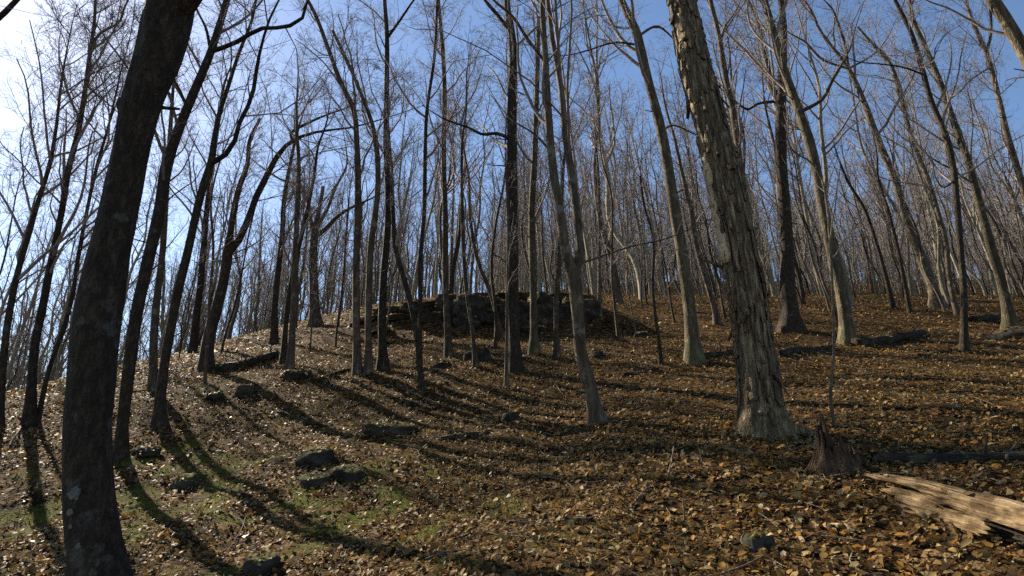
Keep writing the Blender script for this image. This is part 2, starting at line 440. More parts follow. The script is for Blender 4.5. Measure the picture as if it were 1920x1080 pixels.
def auto_limbs(p, r, rng, count, t0, t1=.97, lk=.30, ang=(.5, 1.0), up=.10):
    s = np.concatenate([[0], np.cumsum(np.linalg.norm(np.diff(p, axis=0), axis=1))])
    H = s[-1]
    C, CR, CL = grow(p[None], r[None], count, (t0, t1), ang, np.array([H * lk]), 9, .13, up, .014, .008, rng, upstart=.15)
    return [(C[i], CR[i]) for i in range(count)]

# ------------------------------------------------------------------ the forest floor
def moss_mask(x, y):
    px, py, dep = to_px(np.stack([x, y, ground_z(x, y)], -1))
    g = np.exp(-((x + 1.6) / 2.6) ** 2 - ((y - 4.4) / 2.8) ** 2) + .9 * np.exp(-((x + 4.0) / 2.6) ** 2 - ((y - 7.0) / 2.8) ** 2)
    g = g + .55 * np.exp(-((x + 5.5) / 2.2) ** 2 - ((y - 10.5) / 2.5) ** 2) + .5 * np.exp(-((x + 1.0) / 3.0) ** 2 - ((y - 18.5) / 1.6) ** 2)
    n = vnoise(x * 1.9 + 7, y * 1.9 + 3) * .55 + vnoise(x * 4.7, y * 4.7) * .45
    return np.clip(g * 1.1, 0, 1) * smooth(.50, .68, n)

def build_ground():
    n = 300
    u = np.linspace(-1, 1, n)
    gx = 2.0 * np.sinh(u * 6.2) ; gx = gx * (650 / gx[-1])
    gx = np.sign(u) * (np.abs(u) * 14 + (np.abs(u) ** 5) * 620)
    gy = 7 + np.sign(u) * (np.abs(u) * 16 + (np.abs(u) ** 5) * 640)
    X, Y = np.meshgrid(gx, gy, indexing='xy')
    Z = ground_z(X, Y)
    V = np.stack([X, Y, Z], -1).reshape(-1, 3)
    i = np.arange(n - 1)
    a = (i[:, None] * n + i[None, :])
    Fq = np.stack([a, a + 1, a + n + 1, a + n], -1).reshape(-1, 4)
    me = mesh_from('forest_floor', V, [Fq], ['leafy_soil'])
    at = me.attributes.new('moss', 'FLOAT', 'POINT')
    at.data.foreach_set('value', moss_mask(V[:, 0], V[:, 1]).astype(np.float32))
    o = link('forest_floor', me)
    o['kind'] = 'structure'
    return o
GROUND = build_ground()

LEAF_V, LEAF_F3, LEAF_F4 = [], np.array([[0, 3, 2], [0, 2, 1], [5, 6, 7], [4, 5, 7]]), np.array([[2, 3, 6, 5], [1, 2, 5, 4]])
for k in range(6):
    rg = np.random.default_rng(50 + k)
    wd = rg.uniform(.24, .36); fold = rg.uniform(-.1, .7); bend = rg.uniform(-.7, .9); tw = rg.uniform(-.5, .5)
    xs = [0, .3, .7, 1.0]; ws = [0, wd, wd * rg.uniform(.7, 1.0), 0]
    def lv(x, y): return (x - .5, y, fold * abs(y) * .8 + bend * (x - .5) ** 2 + tw * (x - .5) * y)
    LEAF_V.append(np.array([lv(0, 0), lv(.3, ws[1]), lv(.33, 0), lv(.3, -ws[1]), lv(.7, ws[2]), lv(.68, 0), lv(.7, -ws[2]), lv(1, rg.uniform(-.1, .1))]))

EXTRA = []        # (x, y, z, nx, ny, nz) places on rocks and wood where leaves lie
LITE_V = [np.array([(-.5, 0, b), (0, w, f), (.5, .05, b), (.05, -w, f * .8)]) for w, f, b in ((.3, .12, .05), (.34, -.05, -.1), (.26, .2, .0), (.36, .05, .12), (.3, .25, -.08), (.28, -.1, .08))]
LITE_F = np.array([[0, 2, 1], [0, 3, 2]])
def scatter_leaves():
    rg = np.random.default_rng(11)
    def wedge(r0, r1, dens):
        half = math.radians(48)
        area = half * (r1 * r1 - r0 * r0)
        n = int(area * dens)
        th = rg.uniform(-half, half, n); r = np.sqrt(rg.uniform(r0 * r0, r1 * r1, n))
        x, y = r * np.sin(th), r * np.cos(th)
        keep = rg.random(n) > .72 * moss_mask(x, y)
        # drifts: thinner and thicker cover
        keep &= rg.random(n) < .55 + .9 * vnoise(x * .8 + 3, y * .8 + 60)
        return x[keep], y[keep]
    def frames(x, y, size, tilt):
        n = len(x)
        e = .05
        nx = -(ground_z(x + e, y) - ground_z(x - e, y)) / (2 * e); ny = -(ground_z(x, y + e) - ground_z(x, y - e)) / (2 * e)
        nrm = norm(np.stack([nx, ny, np.ones(n)], -1) + rg.normal(size=(n, 3)) * tilt[:, None])
        d = norm(rg.normal(size=(n, 3))); ax = norm(d - (d * nrm).sum(1, keepdims=True) * nrm); ay = np.cross(nrm, ax)
        M = np.stack([ax, ay, nrm], -1) * size[:, None, None]      # columns
        pos = np.stack([x, y, ground_z(x, y) + .004 + np.abs(rg.normal(size=n)) * .014 + tilt * size * .18], -1)
        return M, pos
    Vs, F3, F4, off = [], [], [], 0
    indiv = []
    for (r0, r1, dens, s0, s1) in ((1.6, 7.5, 1270, .022, .066), (7.5, 16, 600, .030, .078), (16, 42, 95, .06, .12)):
        x, y = wedge(r0, r1, dens)
        n = len(x)
        size = (s0 * .6 + (s1 - s0 * .6) * rg.random(n) ** 1.9) * np.where(rg.random(n) < .12, 1.3, 1)
        tilt = np.where(rg.random(n) < .33, 1.05, .5) * rg.uniform(.4, 1.2, n)
        M, pos = frames(x, y, size, tilt)
        var = rg.integers(0, 6, n)
        mask = np.ones(n, bool)
        if r0 < 2 and EXTRA:
            E = np.array(EXTRA); m = len(E)
            sz = rg.uniform(.03, .065, m) * np.clip(np.hypot(E[:, 0], E[:, 1]) / 8, 1, 2)
            nr = norm(E[:, 3:] + rg.normal(size=(m, 3)) * .25); d = norm(rg.normal(size=(m, 3)))
            ax = norm(d - (d * nr).sum(1, keepdims=True) * nr)
            M = np.concatenate([M, np.stack([ax, np.cross(nr, ax), nr], -1) * sz[:, None, None]]); pos = np.concatenate([pos, E[:, :3] + nr * .008])
            size = np.concatenate([size, sz]); var = np.concatenate([var, rg.integers(0, 6, m)]); mask = np.ones(n + m, bool)
        if r0 < 2:
            px, py, dep = to_px(pos)
            ok = (px > 10) & (px < 1910) & (py < 1070) & (py > 0) & ~((px > 100) & (px < 260))
            flat = np.abs(M[:, :, 2] / size[:, None] @ np.array([0, -.8, .6]))
            score = np.where(ok, size * (flat + .3) / dep, 0)
            top = np.argsort(-score)[:300]
            mask[top] = False
            indiv = [(M[i], pos[i], var[i]) for i in top]
        for k in range(6):
            s = mask & (var == k)
            T = LEAF_V[k] if r0 < 2 else LITE_V[k]
            V = np.einsum('nij,vj->nvi', M[s], T) + pos[s][:, None, :]
            m = int(s.sum())
            o = off + np.arange(m)[:, None, None] * len(T)
            Vs.append(V.reshape(-1, 3))
            if r0 < 2: F3.append((LEAF_F3[None] + o).reshape(-1, 3)); F4.append((LEAF_F4[None] + o).reshape(-1, 4))
            else: F3.append((LITE_F[None] + o).reshape(-1, 3))
            off += m * len(T)
    me = mesh_from('leaf_litter', np.concatenate(Vs), [np.concatenate(F3), np.concatenate(F4)], ['dead_leaf'])
    link('leaf_litter', me, GROUND, kind='stuff')
    var_me = [mesh_from('fallen_leaf', LEAF_V[k], [LEAF_F3, LEAF_F4], ['dead_leaf']) for k in range(6)]
    for M, p, k in indiv:
        o = link('fallen_leaf', var_me[k], GROUND)
        mm = Matrix(M.tolist()).to_4x4(); mm.translation = Vector(p)
        o.matrix_local = mm

def grass():
    rg = np.random.default_rng(21)
    n = 26000
    x = rg.uniform(-8, 1.5, n); y = rg.uniform(2.2, 12, n)
    k = rg.random(n) < moss_mask(x, y) ** 1.3
    x, y = x[k], y[k]; n = len(x)
    z = ground_z(x, y)
    h = rg.uniform(.02, .075, n); yaw = rg.uniform(0, 6.28, n); w = rg.uniform(.0025, .005, n)
    le = rg.uniform(-.6, .6, (n, 2)) * h[:, None]
    b = np.stack([x, y, z - .005], -1)
    sd = np.stack([np.cos(yaw) * w, np.sin(yaw) * w, 0 * w], -1)
    mid = b + np.stack([le[:, 0] * .35, le[:, 1] * .35, h * .6], -1); tip = b + np.stack([le[:, 0], le[:, 1], h], -1)
    V = np.stack([b - sd, b + sd, mid - sd * .7, mid + sd * .7, tip], 1).reshape(-1, 3)
    o = np.arange(n)[:, None] * 5
    me = mesh_from('grass', V, [np.array([[2, 3, 4]]) + o, np.array([[0, 1, 3, 2]]) + o], ['grass_blade'])
    link('grass', me, None, kind='stuff', label='sparse short grass and moss growing through the leaves at lower left', category='grass')
grass()

# ------------------------------------------------------------------ trees traced as individuals
HERO_BASES = []
def hero(name, label, pts, mat, Y=None, limbs=(), H=None, sides=14, rings=44, n_auto=12, t0=.35, dens=1.12, levels=3,
         rough=.075, flare=.28, lean_y=0.0, seed=0, tops=True, cat='tree', group=None, lk=.27, twig_r=.0024):
    n_auto = n_auto and n_auto + 2; t0 = max(.3, t0 - .1)
    """pts: (px, py, width) from the foot up.  The stem stands in the vertical plane at its foot's distance."""
    rng = np.random.default_rng(1000 + seed)
    if Y is None:
        q = on_ground(pts[0][0], pts[0][1]); Y = q[1]
    P, R = [], []
    for (px, py, w) in pts:
        p = at_depth(px, py, Y)
        P.append(p); R.append(px_radius(p, w))
    P = np.array(P); R = np.array(R)
    base = P[0].copy()
    d0 = (P[1] - P[0]) / max(1e-6, (P[1] - P[0])[2])
    gz = float(ground_z(base[0], base[1]))
    base = base + d0 * (gz - base[2]) if abs(gz - base[2]) > .03 else np.array([base[0], base[1], gz])
    base[2] = float(ground_z(base[0], base[1]))
    if P[0][2] < base[2] + .1: P = P[1:]; R0 = R[0]; R = R[1:]
    else: R0 = R[0]
    P = np.vstack([base - d0 * .35, base, P]); R = np.concatenate([[R0, R0], R])
    # towards the top of the tree, above the picture
    dia = 2 * R[min(3, len(R) - 1)]
    if H is None: H = float(np.clip(dia * 55, 7.5, 17))
    top = P[-1]; left = base[2] + H - top[2]
    if left > .6:
        d = norm(P[-1] - P[-3 if len(P) > 4 else -2]); r_end = R[-1]
        m = 4
        ext = []
        for k in range(1, m + 1):
            d = norm(d + np.array([rng.normal() * .07, rng.normal() * .07, .12]))
            top = top + d * left / m
            ext.append(top)
        P = np.vstack([P, ext]); R = np.concatenate([R, r_end * np.linspace(.85, .12, m)])
    R = np.maximum(R, .006)
    hgt = np.maximum(P[:, 2] - base[2], 0)
    dy = lean_y * hgt + .12 * np.sin(hgt * .5 + rng.uniform(0, 6)) * np.minimum(hgt / 3, 1) * min(1, dia * 5)
    P = EYE + (P - EYE) * (1 + dy / Y)[:, None]
    p, r = resample(P, R, rings)
    root = thing(name, label, cat, base, group)
    V, Fq = trunk_mesh(p - base, r, sides, rng, rough, flare)
    tr = link('trunk', mesh_from('trunk', V, [Fq], [mat]), root)
    allimbs = []
    for lp in limbs:
        LP, LR = [], []
        q0 = at_depth(lp[0][0], lp[0][1], Y)
        wood = np.vstack([p] + [a[0] for a in allimbs])
        # nearest existing wood as seen from the camera's side
        j = int(np.argmin(np.linalg.norm(at_plane(wood, Y)[:, [0, 2]] - q0[[0, 2]], axis=1)))
        sgn = rng.choice([-1, 1]) * rng.uniform(.15, .45)
        y0 = wood[j, 1]
        for i, (px, py, w) in enumerate(lp):
            run = np.linalg.norm(at_depth(px, py, Y) - q0)
            c = at_depth(px, py, y0 + sgn * run) if i else wood[j].copy()
            LP.append(c); LR.append(px_radius(c, w))
        # run the limb on beyond its last traced point
        d = norm(LP[-1] - LP[-2]); e = LP[-1]; r_e = LR[-1]
        ln = min(2.2, .5 * np.linalg.norm(LP[-1] - LP[0]) + .6)
        for k in range(2):
            d = norm(d + rng.normal(size=3) * .15 + np.array([0, 0, .15])); e = e + d * ln / 2; LP.append(e); LR.append(r_e * (.6, .3)[k])
        lpts, lrad = resample(np.array(LP), np.maximum(np.array(LR), .006), 18)
        V, Fq = tubes((lpts - base)[None], lrad[None], 8)
        link('limb', mesh_from('limb', V, [Fq], [mat]), root)
        a, b = resample(lpts, lrad, 9); allimbs.append((a, b))
    if n_auto:
        al = auto_limbs(p, r, rng, n_auto, t0, lk=lk)
        V, Fq = tubes(np.stack([a[0] for a in al]) - base, np.stack([a[1] for a in al]), 5)
        br = (V, Fq)
        allimbs += al
        # the leader itself also carries twigs near its top
        a, b = resample(p[int(rings * .6):], r[int(rings * .6):], 9); allimbs.append((a, b))
        V2, F2 = crown_mesh('crown', allimbs, rng, dens, levels, twig_r=twig_r)
        V, Fq = join([br, (V2 - base, F2)])
        link('crown', mesh_from('crown', V, [Fq], ['twig_bark']), root)
    if cat == 'tree':       # dead stubs of shed branches
        for k in range(int(rng.integers(4, 8))):
            i = int(rng.uniform(.12, .62) * rings); rr = r[i]
            d = norm(np.array([rng.normal(), rng.normal() * .7, rng.uniform(-.1, .7)])); ln = rr * rng.uniform(1.6, 3.2) + rng.uniform(.02, .22)
            t = np.linspace(0, 1, 5)[:, None]
            q = p[i] + d * ln * t + np.array([0, 0, .12 * ln]) * t * t + rng.normal(size=(5, 3)) * ln * .03 * t
            V, Fq = tubes((q - base)[None], (np.maximum(rr * .16, .006) * np.linspace(1, .45, 5))[None], 6)
            link('branch_stub', mesh_from('branch_stub', V, [Fq], [mat]), root)
    HERO_BASES.append((base[0], base[1], to_px(base)[0], label))
    return root, p, r, base, Y

# the dark leaning trunk close to the camera on the left
r1 = hero('leaning_tree', 'thick dark leaning trunk close up at the far left, with pale lichen spots', [
    (190, 1100, 128), (177, 1010, 110), (166, 900, 104), (163, 800, 103), (172, 700, 105), (181, 600, 104), (198, 500, 94), (221, 400, 84),
    (243, 300, 80), (264, 200, 82), (298, 100, 96), (314, 30, 104)], 'bark_dark', Y=3.5, sides=40, rings=150, H=13, n_auto=9, t0=.55, rough=.075,
    levels=2, dens=.8, flare=.28, seed=1, limbs=[[(340, 40, 62), (378, -40, 52), (420, -160, 46), (470, -330, 38), (505, -560, 30)]])
def burl_and_lichen(root, p, r, base, Y):
    rg = np.random.default_rng(5)
    def blob(name, px, py, s, mat, flat=1.0, edge=0):
        q = at_depth(px, py, Y)
        j = int(np.argmin(np.linalg.norm(p[:, [0, 2]] - q[[0, 2]], axis=1)))
        q = q.copy(); off = q[0] - p[j, 0]
        rr = r[j]
        q[1] = p[j, 1] - (math.sqrt(max(rr * rr - off * off, 0)) if not edge else 0)
        n = norm(np.array([off, q[1] - p[j, 1], 0.0]))
        th = np.linspace(0, np.pi, 9)[:, None]; ph = (np.arange(14) / 14 * 2 * np.pi)[None]
        u = np.stack([np.sin(th) * np.cos(ph), np.sin(th) * np.sin(ph), np.cos(th) + 0 * ph], -1)
        ns = 1 + .7 * (vnoise(u[..., 0] * 2 + px, u[..., 2] * 2 + py) - .5)
        t = np.cross(np.array([0, 0, 1.]), n); z = np.array([0, 0, 1.])
        V = (u[..., 0:1] * t * s[0] + u[..., 1:2] * n * s[1] + u[..., 2:3] * z * s[2]) * ns[..., None] + q - base
        i = np.arange(8)[:, None] * 14; k = np.arange(14)[None]; k2 = (k + 1) % 14
        Fq = np.stack([i + k, i + k2, i + 14 + k2, i + 14 + k], -1).reshape(-1, 4)
        link(name, mesh_from(name, V.reshape(-1, 3), [Fq], [mat]), root)
    blob('burl', 232, 195, (.07, .075, .10), 'bark_dark', edge=1)
    blob('burl', 242, 150, (.05, .05, .08), 'bark_dark', edge=1)
    for px, py, w, h in ((160, 925, .035, .035), (150, 958, .022, .022), (138, 1035, .022, .025), (170, 1020, .014, .016), (152, 985, .012, .016)):
        blob('lichen_patch', px, py, (w, .006, h), 'lichen')
burl_and_lichen(*r1)

G, PL, MS, DK = 'bark_grey', 'bark_pale', 'bark_mossy', 'bark_dark'
hero('bent_tree', 'dark tree just right of the thick leaning trunk, long limb reaching right near its top', [
    (226, 862, 34), (230, 800, 27), (241, 700, 28), (254, 600, 27), (275, 500, 27), (298, 400, 25), (315, 300, 25), (352, 200, 20), (394, 100, 17), (425, 0, 14)], DK,
    limbs=[[(394, 100, 10), (441, 80, 10), (488, 54, 9), (542, 49, 8), (566, 35, 7), (576, 0, 6), (590, -50, 5)], [(352, 200, 8), (335, 165, 6), (318, 135, 5)],
           [(398, 95, 8), (385, 50, 6), (370, 20, 5)]], seed=2, sides=16, rings=60, n_auto=8, t0=.55)
hero('forked_tree', 'slim dark tree forking at mid height above a curved foot at left', [
    (300, 800, 32), (300, 760, 24), (304, 720, 21), (309, 680, 20), (320, 620, 20), (335, 540, 20), (350, 480, 18), (368, 400, 17), (384, 340, 16), (394, 311, 15), (402, 257, 11), (410, 218, 10), (430, 155, 8), (449, 97, 7), (472, 39, 6), (480, 0, 5)], DK,
    limbs=[[(394, 311, 12), (433, 280, 11), (449, 230, 10), (472, 183, 9), (480, 136, 8), (490, 86, 6), (511, 23, 5), (523, 0, 4)]], seed=3, n_auto=7, t0=.5)
hero('tree', 'straight grey stem directly behind the slim dark forked tree', [
    (287, 735, 20), (289, 622, 17), (296, 548, 16), (305, 470, 14), (311, 380, 12), (317, 280, 10), (322, 200, 8)], G, seed=4, n_auto=7, t0=.5)
hero('broad_forked_tree', 'curving tree on the crest with two stems spreading in a wide V', [
    (385, 695, 34), (389, 650, 27), (396, 615, 25), (406, 580, 24), (419, 525, 22), (427, 474, 22), (432, 437, 14), (449, 350, 12), (464, 307, 10), (468, 264, 8), (488, 222, 6)], DK,
    limbs=[[(427, 474, 17), (442, 459, 16), (461, 422, 15), (480, 370, 14), (500, 330, 13), (523, 288, 11), (542, 268, 8), (573, 253, 7), (608, 245, 5), (647, 241, 4)],
           [(530, 280, 8), (545, 250, 7), (573, 233, 6), (616, 214, 4)]], seed=5, H=6.5, n_auto=8, t0=.55, dens=1.2)
hero('tree', 'upright stem on the crest just left of the wide V tree', [(361, 660, 18), (370, 580, 15), (378, 511, 14), (387, 400, 12), (400, 300, 9), (415, 190, 7)], DK, seed=6, n_auto=9, t0=.4)
hero('tree', 'slim pale-edged stem left of three close trunks, on the rocky slope', [(543, 692, 19), (548, 630, 14), (551, 570, 14), (553, 500, 13), (557, 400, 11), (560, 300, 8)], G, seed=7, n_auto=9, t0=.42)
hero('tree', 'narrow stem touching the slim stem on the rocky slope, leaning right', [(531, 680, 16), (535, 620, 11), (541, 560, 11), (556, 480, 10), (575, 400, 9), (590, 320, 6)], DK, seed=8, n_auto=8, t0=.4)
hero('tree', 'dark stem rising from the slope edge beside the fallen dark log', [(514, 645, 18), (516, 560, 13), (522, 500, 12), (529, 440, 11), (533, 370, 9)], DK, seed=9, n_auto=9, t0=.38)
hero('spreading_tree', 'stout short tree on the crest with wide crooked spreading limbs', [(592, 612, 30), (590, 580, 22), (588, 530, 19), (587, 480, 17), (589, 441, 16), (597, 400, 9), (606, 350, 7)], G,
     limbs=[[(589, 441, 10), (581, 407, 9), (575, 370, 8), (560, 345, 7), (535, 340, 5)], [(589, 445, 11), (606, 433, 10), (631, 407, 8), (659, 389, 6), (690, 375, 4)],
            [(590, 435, 9), (612, 395, 8), (630, 350, 6), (650, 310, 4)]], seed=10, H=5.6, n_auto=9, t0=.5, dens=1.3)
hero('tree', 'leftmost of three close straight trunks, sweeping left near its top', [(670, 702, 22), (669, 640, 16), (668, 585, 15), (668, 500, 14), (671, 389, 14), (669, 272, 12), (664, 210, 11), (636, 148, 10), (616, 93, 9), (589, 23, 8), (577, 0, 7)], G, seed=11, n_auto=9, t0=.55)
hero('tree', 'middle of three close straight trunks standing left of centre', [(690, 700, 20), (691, 640, 14), (691, 585, 14), (696, 455, 13), (707, 370, 12), (708, 303, 11), (698, 233, 9), (678, 179, 8), (655, 124, 7), (624, 58, 6)], G, seed=12, n_auto=8, t0=.55)
hero('tree', 'tallest and straightest of three close trunks, a limb angling right', [(718, 696, 25), (717, 640, 17), (717, 585, 16), (720, 511, 15), (728, 400, 14), (724, 272, 12), (725, 156, 11), (725, 58, 9), (721, 0, 8)], DK,
     limbs=[[(727, 68, 6), (752, 35, 5), (776, 0, 4)]], seed=13, n_auto=9, t0=.5)
hero('tree', 'dark crooked stem bending left in front of the rock ledge', [(792, 732, 15), (787, 680, 11), (780, 622, 11), (770, 570, 11), (757, 520, 11), (743, 474, 10), (737, 400, 9), (735, 320, 6)], DK, seed=14, n_auto=7, t0=.5, H=6.5)
hero('tree', 'thin straight dark stem in front of the rock ledge, right of the crooked stem', [(786, 692, 13), (788, 600, 9), (789, 474, 9), (795, 400, 8), (797, 300, 8), (799, 225, 7), (815, 100, 6), (820, 0, 5)], DK, seed=15, n_auto=8, t0=.5)
hero('tree', 'straight grey tree standing before the left part of the rock ledge', [(841, 669, 19), (839, 620, 13), (836, 548, 12), (835, 400, 11), (832, 300, 10), (833, 150, 9), (822, 0, 7)], G, seed=16, n_auto=10, t0=.45)
hero('tree', 'stout straight tree at picture centre with dark furrowed bark', [(966, 695, 36), (964, 640, 25), (962, 585, 24), (961, 500, 23), (961, 400, 22), (960, 200, 19), (961, 80, 16), (950, 0, 13)], DK,
     limbs=[[(960, 262, 8), (930, 250, 7), (905, 252, 6), (880, 240, 5)], [(957, 60, 9), (930, 25, 8), (905, -5, 6)]], seed=17, sides=18, n_auto=10, t0=.45)
hero('sapling', 'thin pale sapling standing right in front of the stout centre tree', [(949, 728, 9), (950, 650, 7), (951, 560, 7), (953, 430, 6), (948, 300, 5)], G, seed=18, n_auto=5, t0=.5, dens=.6, H=4.2, cat='sapling')
hero('tree', 'straight grey tree just right of the stout centre tree', [(1001, 663, 24), (1001, 620, 16), (1000, 548, 14), (997, 400, 13), (1002, 300, 12), (1007, 150, 10), (1010, 30, 8)], MS, seed=19, n_auto=10, t0=.45)
hero('tree', 'thin grey stem left of the twin-stemmed tree, before the ledge', [(1044, 670, 15), (1043, 620, 10), (1043, 560, 10), (1048, 500, 9), (1052, 400, 8), (1058, 300, 6)], G, seed=20, n_auto=8, t0=.4)
hero('twin_stemmed_tree', 'kinked tree splitting into two sunlit stems, right of centre', [
    (1122, 793, 36), (1115, 765, 28), (1108, 733, 26), (1098, 696, 25), (1088, 655, 25), (1086, 622, 24), (1081, 567, 25), (1075, 515, 28), (1066, 490, 21), (1050, 400, 19), (1035, 300, 17), (1027, 200, 15), (1022, 100, 13), (1017, 0, 11)], G,
    limbs=[[(1082, 530, 22), (1088, 475, 18), (1082, 410, 17), (1075, 350, 16), (1060, 250, 15), (1050, 150, 12), (1038, 90, 11), (1030, 30, 9), (1020, -60, 7)],
           [(1022, 120, 7), (990, 75, 7), (960, 30, 6), (925, 0, 5)], [(1088, 495, 5), (1130, 480, 4), (1180, 463, 3), (1240, 450, 3)], [(1030, 290, 5), (1000, 250, 4), (960, 225, 3)]],
    seed=21, sides=20, rings=90, n_auto=8, t0=.55, dens=.9)
hero('tree', 'grey tree with sunlit left edge between twin stems and shaggy trunk', [
    (1301, 679, 42), (1299, 650, 32), (1295, 600, 27), (1284, 511, 25), (1266, 400, 24), (1241, 250, 20), (1215, 150, 17), (1193, 60, 17), (1165, 0, 14)], MS,
    limbs=[[(1196, 65, 6), (1235, 50, 5), (1265, 75, 3)], [(1200, 90, 5), (1150, 80, 4), (1100, 95, 3)], [(1240, 245, 5), (1260, 235, 4), (1300, 250, 3)]], seed=22, sides=18, rings=60, n_auto=9, t0=.5)
hero('sapling', 'thin dark wavy sapling left of the sunlit-edged grey tree', [(1239, 683, 9), (1236, 640, 7), (1230, 600, 7), (1224, 548, 6), (1223, 437, 6), (1209, 390, 5), (1200, 330, 4)], DK, seed=23, n_auto=6, t0=.45, H=4.5, dens=.6, cat='sapling')

# ------------------------------------------------------------------ the shaggy hickory
rh = hero('shagbark_tree', 'big leaning trunk with shaggy peeling bark, right of centre', [
    (1434, 815, 112), (1429, 775, 90), (1422, 710, 80), (1408, 610, 73), (1390, 500, 69), (1371, 400, 68), (1348, 300, 66), (1323, 200, 63), (1297, 100, 60), (1277, 0, 53)], 'bark_shaggy',
    sides=44, rings=150, n_auto=9, t0=.6, H=15, rough=.10, flare=.12, seed=24, levels=2, dens=.9)
def bark_strips(root, p, r, base, Y):
    rg = np.random.default_rng(77)
    s = np.concatenate([[0], np.cumsum(np.linalg.norm(np.diff(p, axis=0), axis=1))])
    tan = norm(np.gradient(p, axis=0))
    for k in range(290):
        s0 = rg.uniform(.40, 6.6)
        L = rg.uniform(.16, .6); w = rg.uniform(.014, .040); th = rg.uniform(.005, .012)
        phi = rg.uniform(0, 6.283)
        if rg.random() < .62: phi = rg.uniform(math.pi * .9, math.pi * 2.1)      # more on the side in view
        f0, f1 = rg.uniform(0, .018) * (rg.random() < .4), rg.uniform(.002, .022)
        if rg.random() < .09: f1 = rg.uniform(.03, .08)
        scar = k < 7
        if scar: s0 = 2.15 + .16 * k + rg.uniform(-.1, .1); L = rg.uniform(.3, .5); w = rg.uniform(.04, .06); phi = math.pi * 1.08 + rg.uniform(-.16, .16); f0 = f1 = .004; th = .014
        drift = rg.uniform(-.12, .12)
        n = 8
        V = []
        for i in range(n):
            t = i / (n - 1)
            ss = s0 + L * t
            c = np.array([np.interp(ss, s, p[:, a]) for a in range(3)]); rr = float(np.interp(ss, s, r))
            ta = np.array([np.interp(ss, s, tan[:, a]) for a in range(3)])
            ux = norm(np.array([1., 0, 0]) - ta[0] * ta); uy = np.cross(ta, ux)
            a = phi + drift * t + .05 * math.sin(9 * t + k)
            flare = 1.03 + .12 * math.exp(-max(0, ss - .35) / max(.16, r[0] * 1.3)) * max(.2, 1 + .3 * math.sin(3 * a))
            off = rr * flare + (.016 if scar else .002) + f1 * max(0, 1 - t / .55) ** 2 + f0 * max(0, (t - .5) / .5) ** 2
            ww = w * (.55 + .45 * math.sin(math.pi * min(1, t * 1.1 + .05))) * (1 + .25 * math.sin(7 * t + k * 1.7))
            da = ww / rr
            for sg, o2 in ((-1, 0), (1, 0), (1, th), (-1, th)):
                aa = a + sg * da
                V.append(c + (ux * math.cos(aa) + uy * math.sin(aa)) * (off + o2 - .004 * (o2 == 0)) - base)
        V = np.array(V)
        Fq = []
        for i in range(n - 1):
            for q in range(4): Fq.append([i * 4 + q, i * 4 + (q + 1) % 4, i * 4 + 4 + (q + 1) % 4, i * 4 + 4 + q])
        Fq += [[3, 2, 1, 0], [n * 4 - 4, n * 4 - 3, n * 4 - 2, n * 4 - 1]]
        nm = 'bare_patch' if scar else 'bark_strip'
        link(nm, mesh_from(nm, V, [np.array(Fq)], ['bare_sapwood' if scar else 'bark_shaggy'], smooth_shade=False), root)
bark_strips(*rh)
def roots(tree, mat, spec, r0):
    root, p, r, base, Y = tree
    for k, (ang, ln) in enumerate(spec):
        t = np.linspace(0, 1, 9)
        d = np.array([math.cos(ang), math.sin(ang)])
        xy = base[:2] + d * (r[0] * .35 + t[:, None] * ln) + np.stack([-d[1] * np.sin(t * 4 + k) * .05, d[0] * np.sin(t * 4 + k) * .05], -1)
        rad = r0 * (1 - .75 * t)
        z = ground_z(xy[:, 0], xy[:, 1]) + .2 * np.exp(-t * 4.5) - rad * .15 - .09 * t ** 2
        V, Fq = tubes((np.concatenate([xy, z[:, None]], 1) - base)[None], rad[None], 9)
        link('root', mesh_from('root', V, [Fq], [mat]), root)
roots(rh, 'bark_shaggy', ((-.25, .62), (-1.0, .38), (-2.0, .30), (-2.9, .34), (.6, .5)), .115)

hero('tree', 'slender tree rising from behind the big shaggy trunk', [(1420, 640, 20), (1412, 520, 17), (1402, 400, 15), (1390, 330, 14), (1383, 272, 14), (1375, 214, 13), (1359, 136, 12), (1350, 78, 10), (1332, 0, 9)], G,
     limbs=[[(1352, 80, 6), (1362, 45, 5), (1372, 32, 4)]], seed=25, n_auto=8, t0=.5)
hero('tree', 'slim leaning tree with lit edge just left of the shaggy trunk', [(1346, 609, 18), (1340, 580, 13), (1331, 548, 12), (1309, 474, 11), (1296, 400, 10), (1280, 330, 8), (1262, 250, 6)], G, seed=26, n_auto=9, t0=.4)
hero('tree', 'stout dark trunk just right of the shaggy trunk, knobbly limb near top', [
    (1483, 621, 50), (1481, 590, 36), (1478, 548, 32), (1476, 474, 28), (1472, 400, 26), (1468, 350, 24), (1464, 272, 23), (1464, 195, 21), (1468, 117, 18), (1468, 39, 15), (1464, 0, 13)], DK,
    limbs=[[(1464, 195, 14), (1449, 171, 14), (1440, 130, 12), (1433, 97, 12), (1424, 50, 9), (1406, 8, 8)], [(1458, 195, 7), (1420, 195, 6), (1400, 205, 5), (1385, 195, 4)]], seed=27, sides=18, n_auto=10, t0=.45)
hero('tree', 'mossy-footed leaning tree with a pale scarred base, limb crossing to the right', [
    (1589, 646, 38), (1587, 615, 31), (1578, 548, 27), (1560, 474, 24), (1540, 370, 22), (1519, 272, 22), (1500, 214, 20), (1472, 136, 17), (1453, 70, 15), (1433, 0, 14)], MS,
    limbs=[[(1503, 218, 9), (1520, 200, 9), (1538, 190, 8), (1562, 148, 8), (1574, 128, 7), (1590, 100, 4)]], seed=28, sides=18, rings=60, n_auto=9, t0=.5)
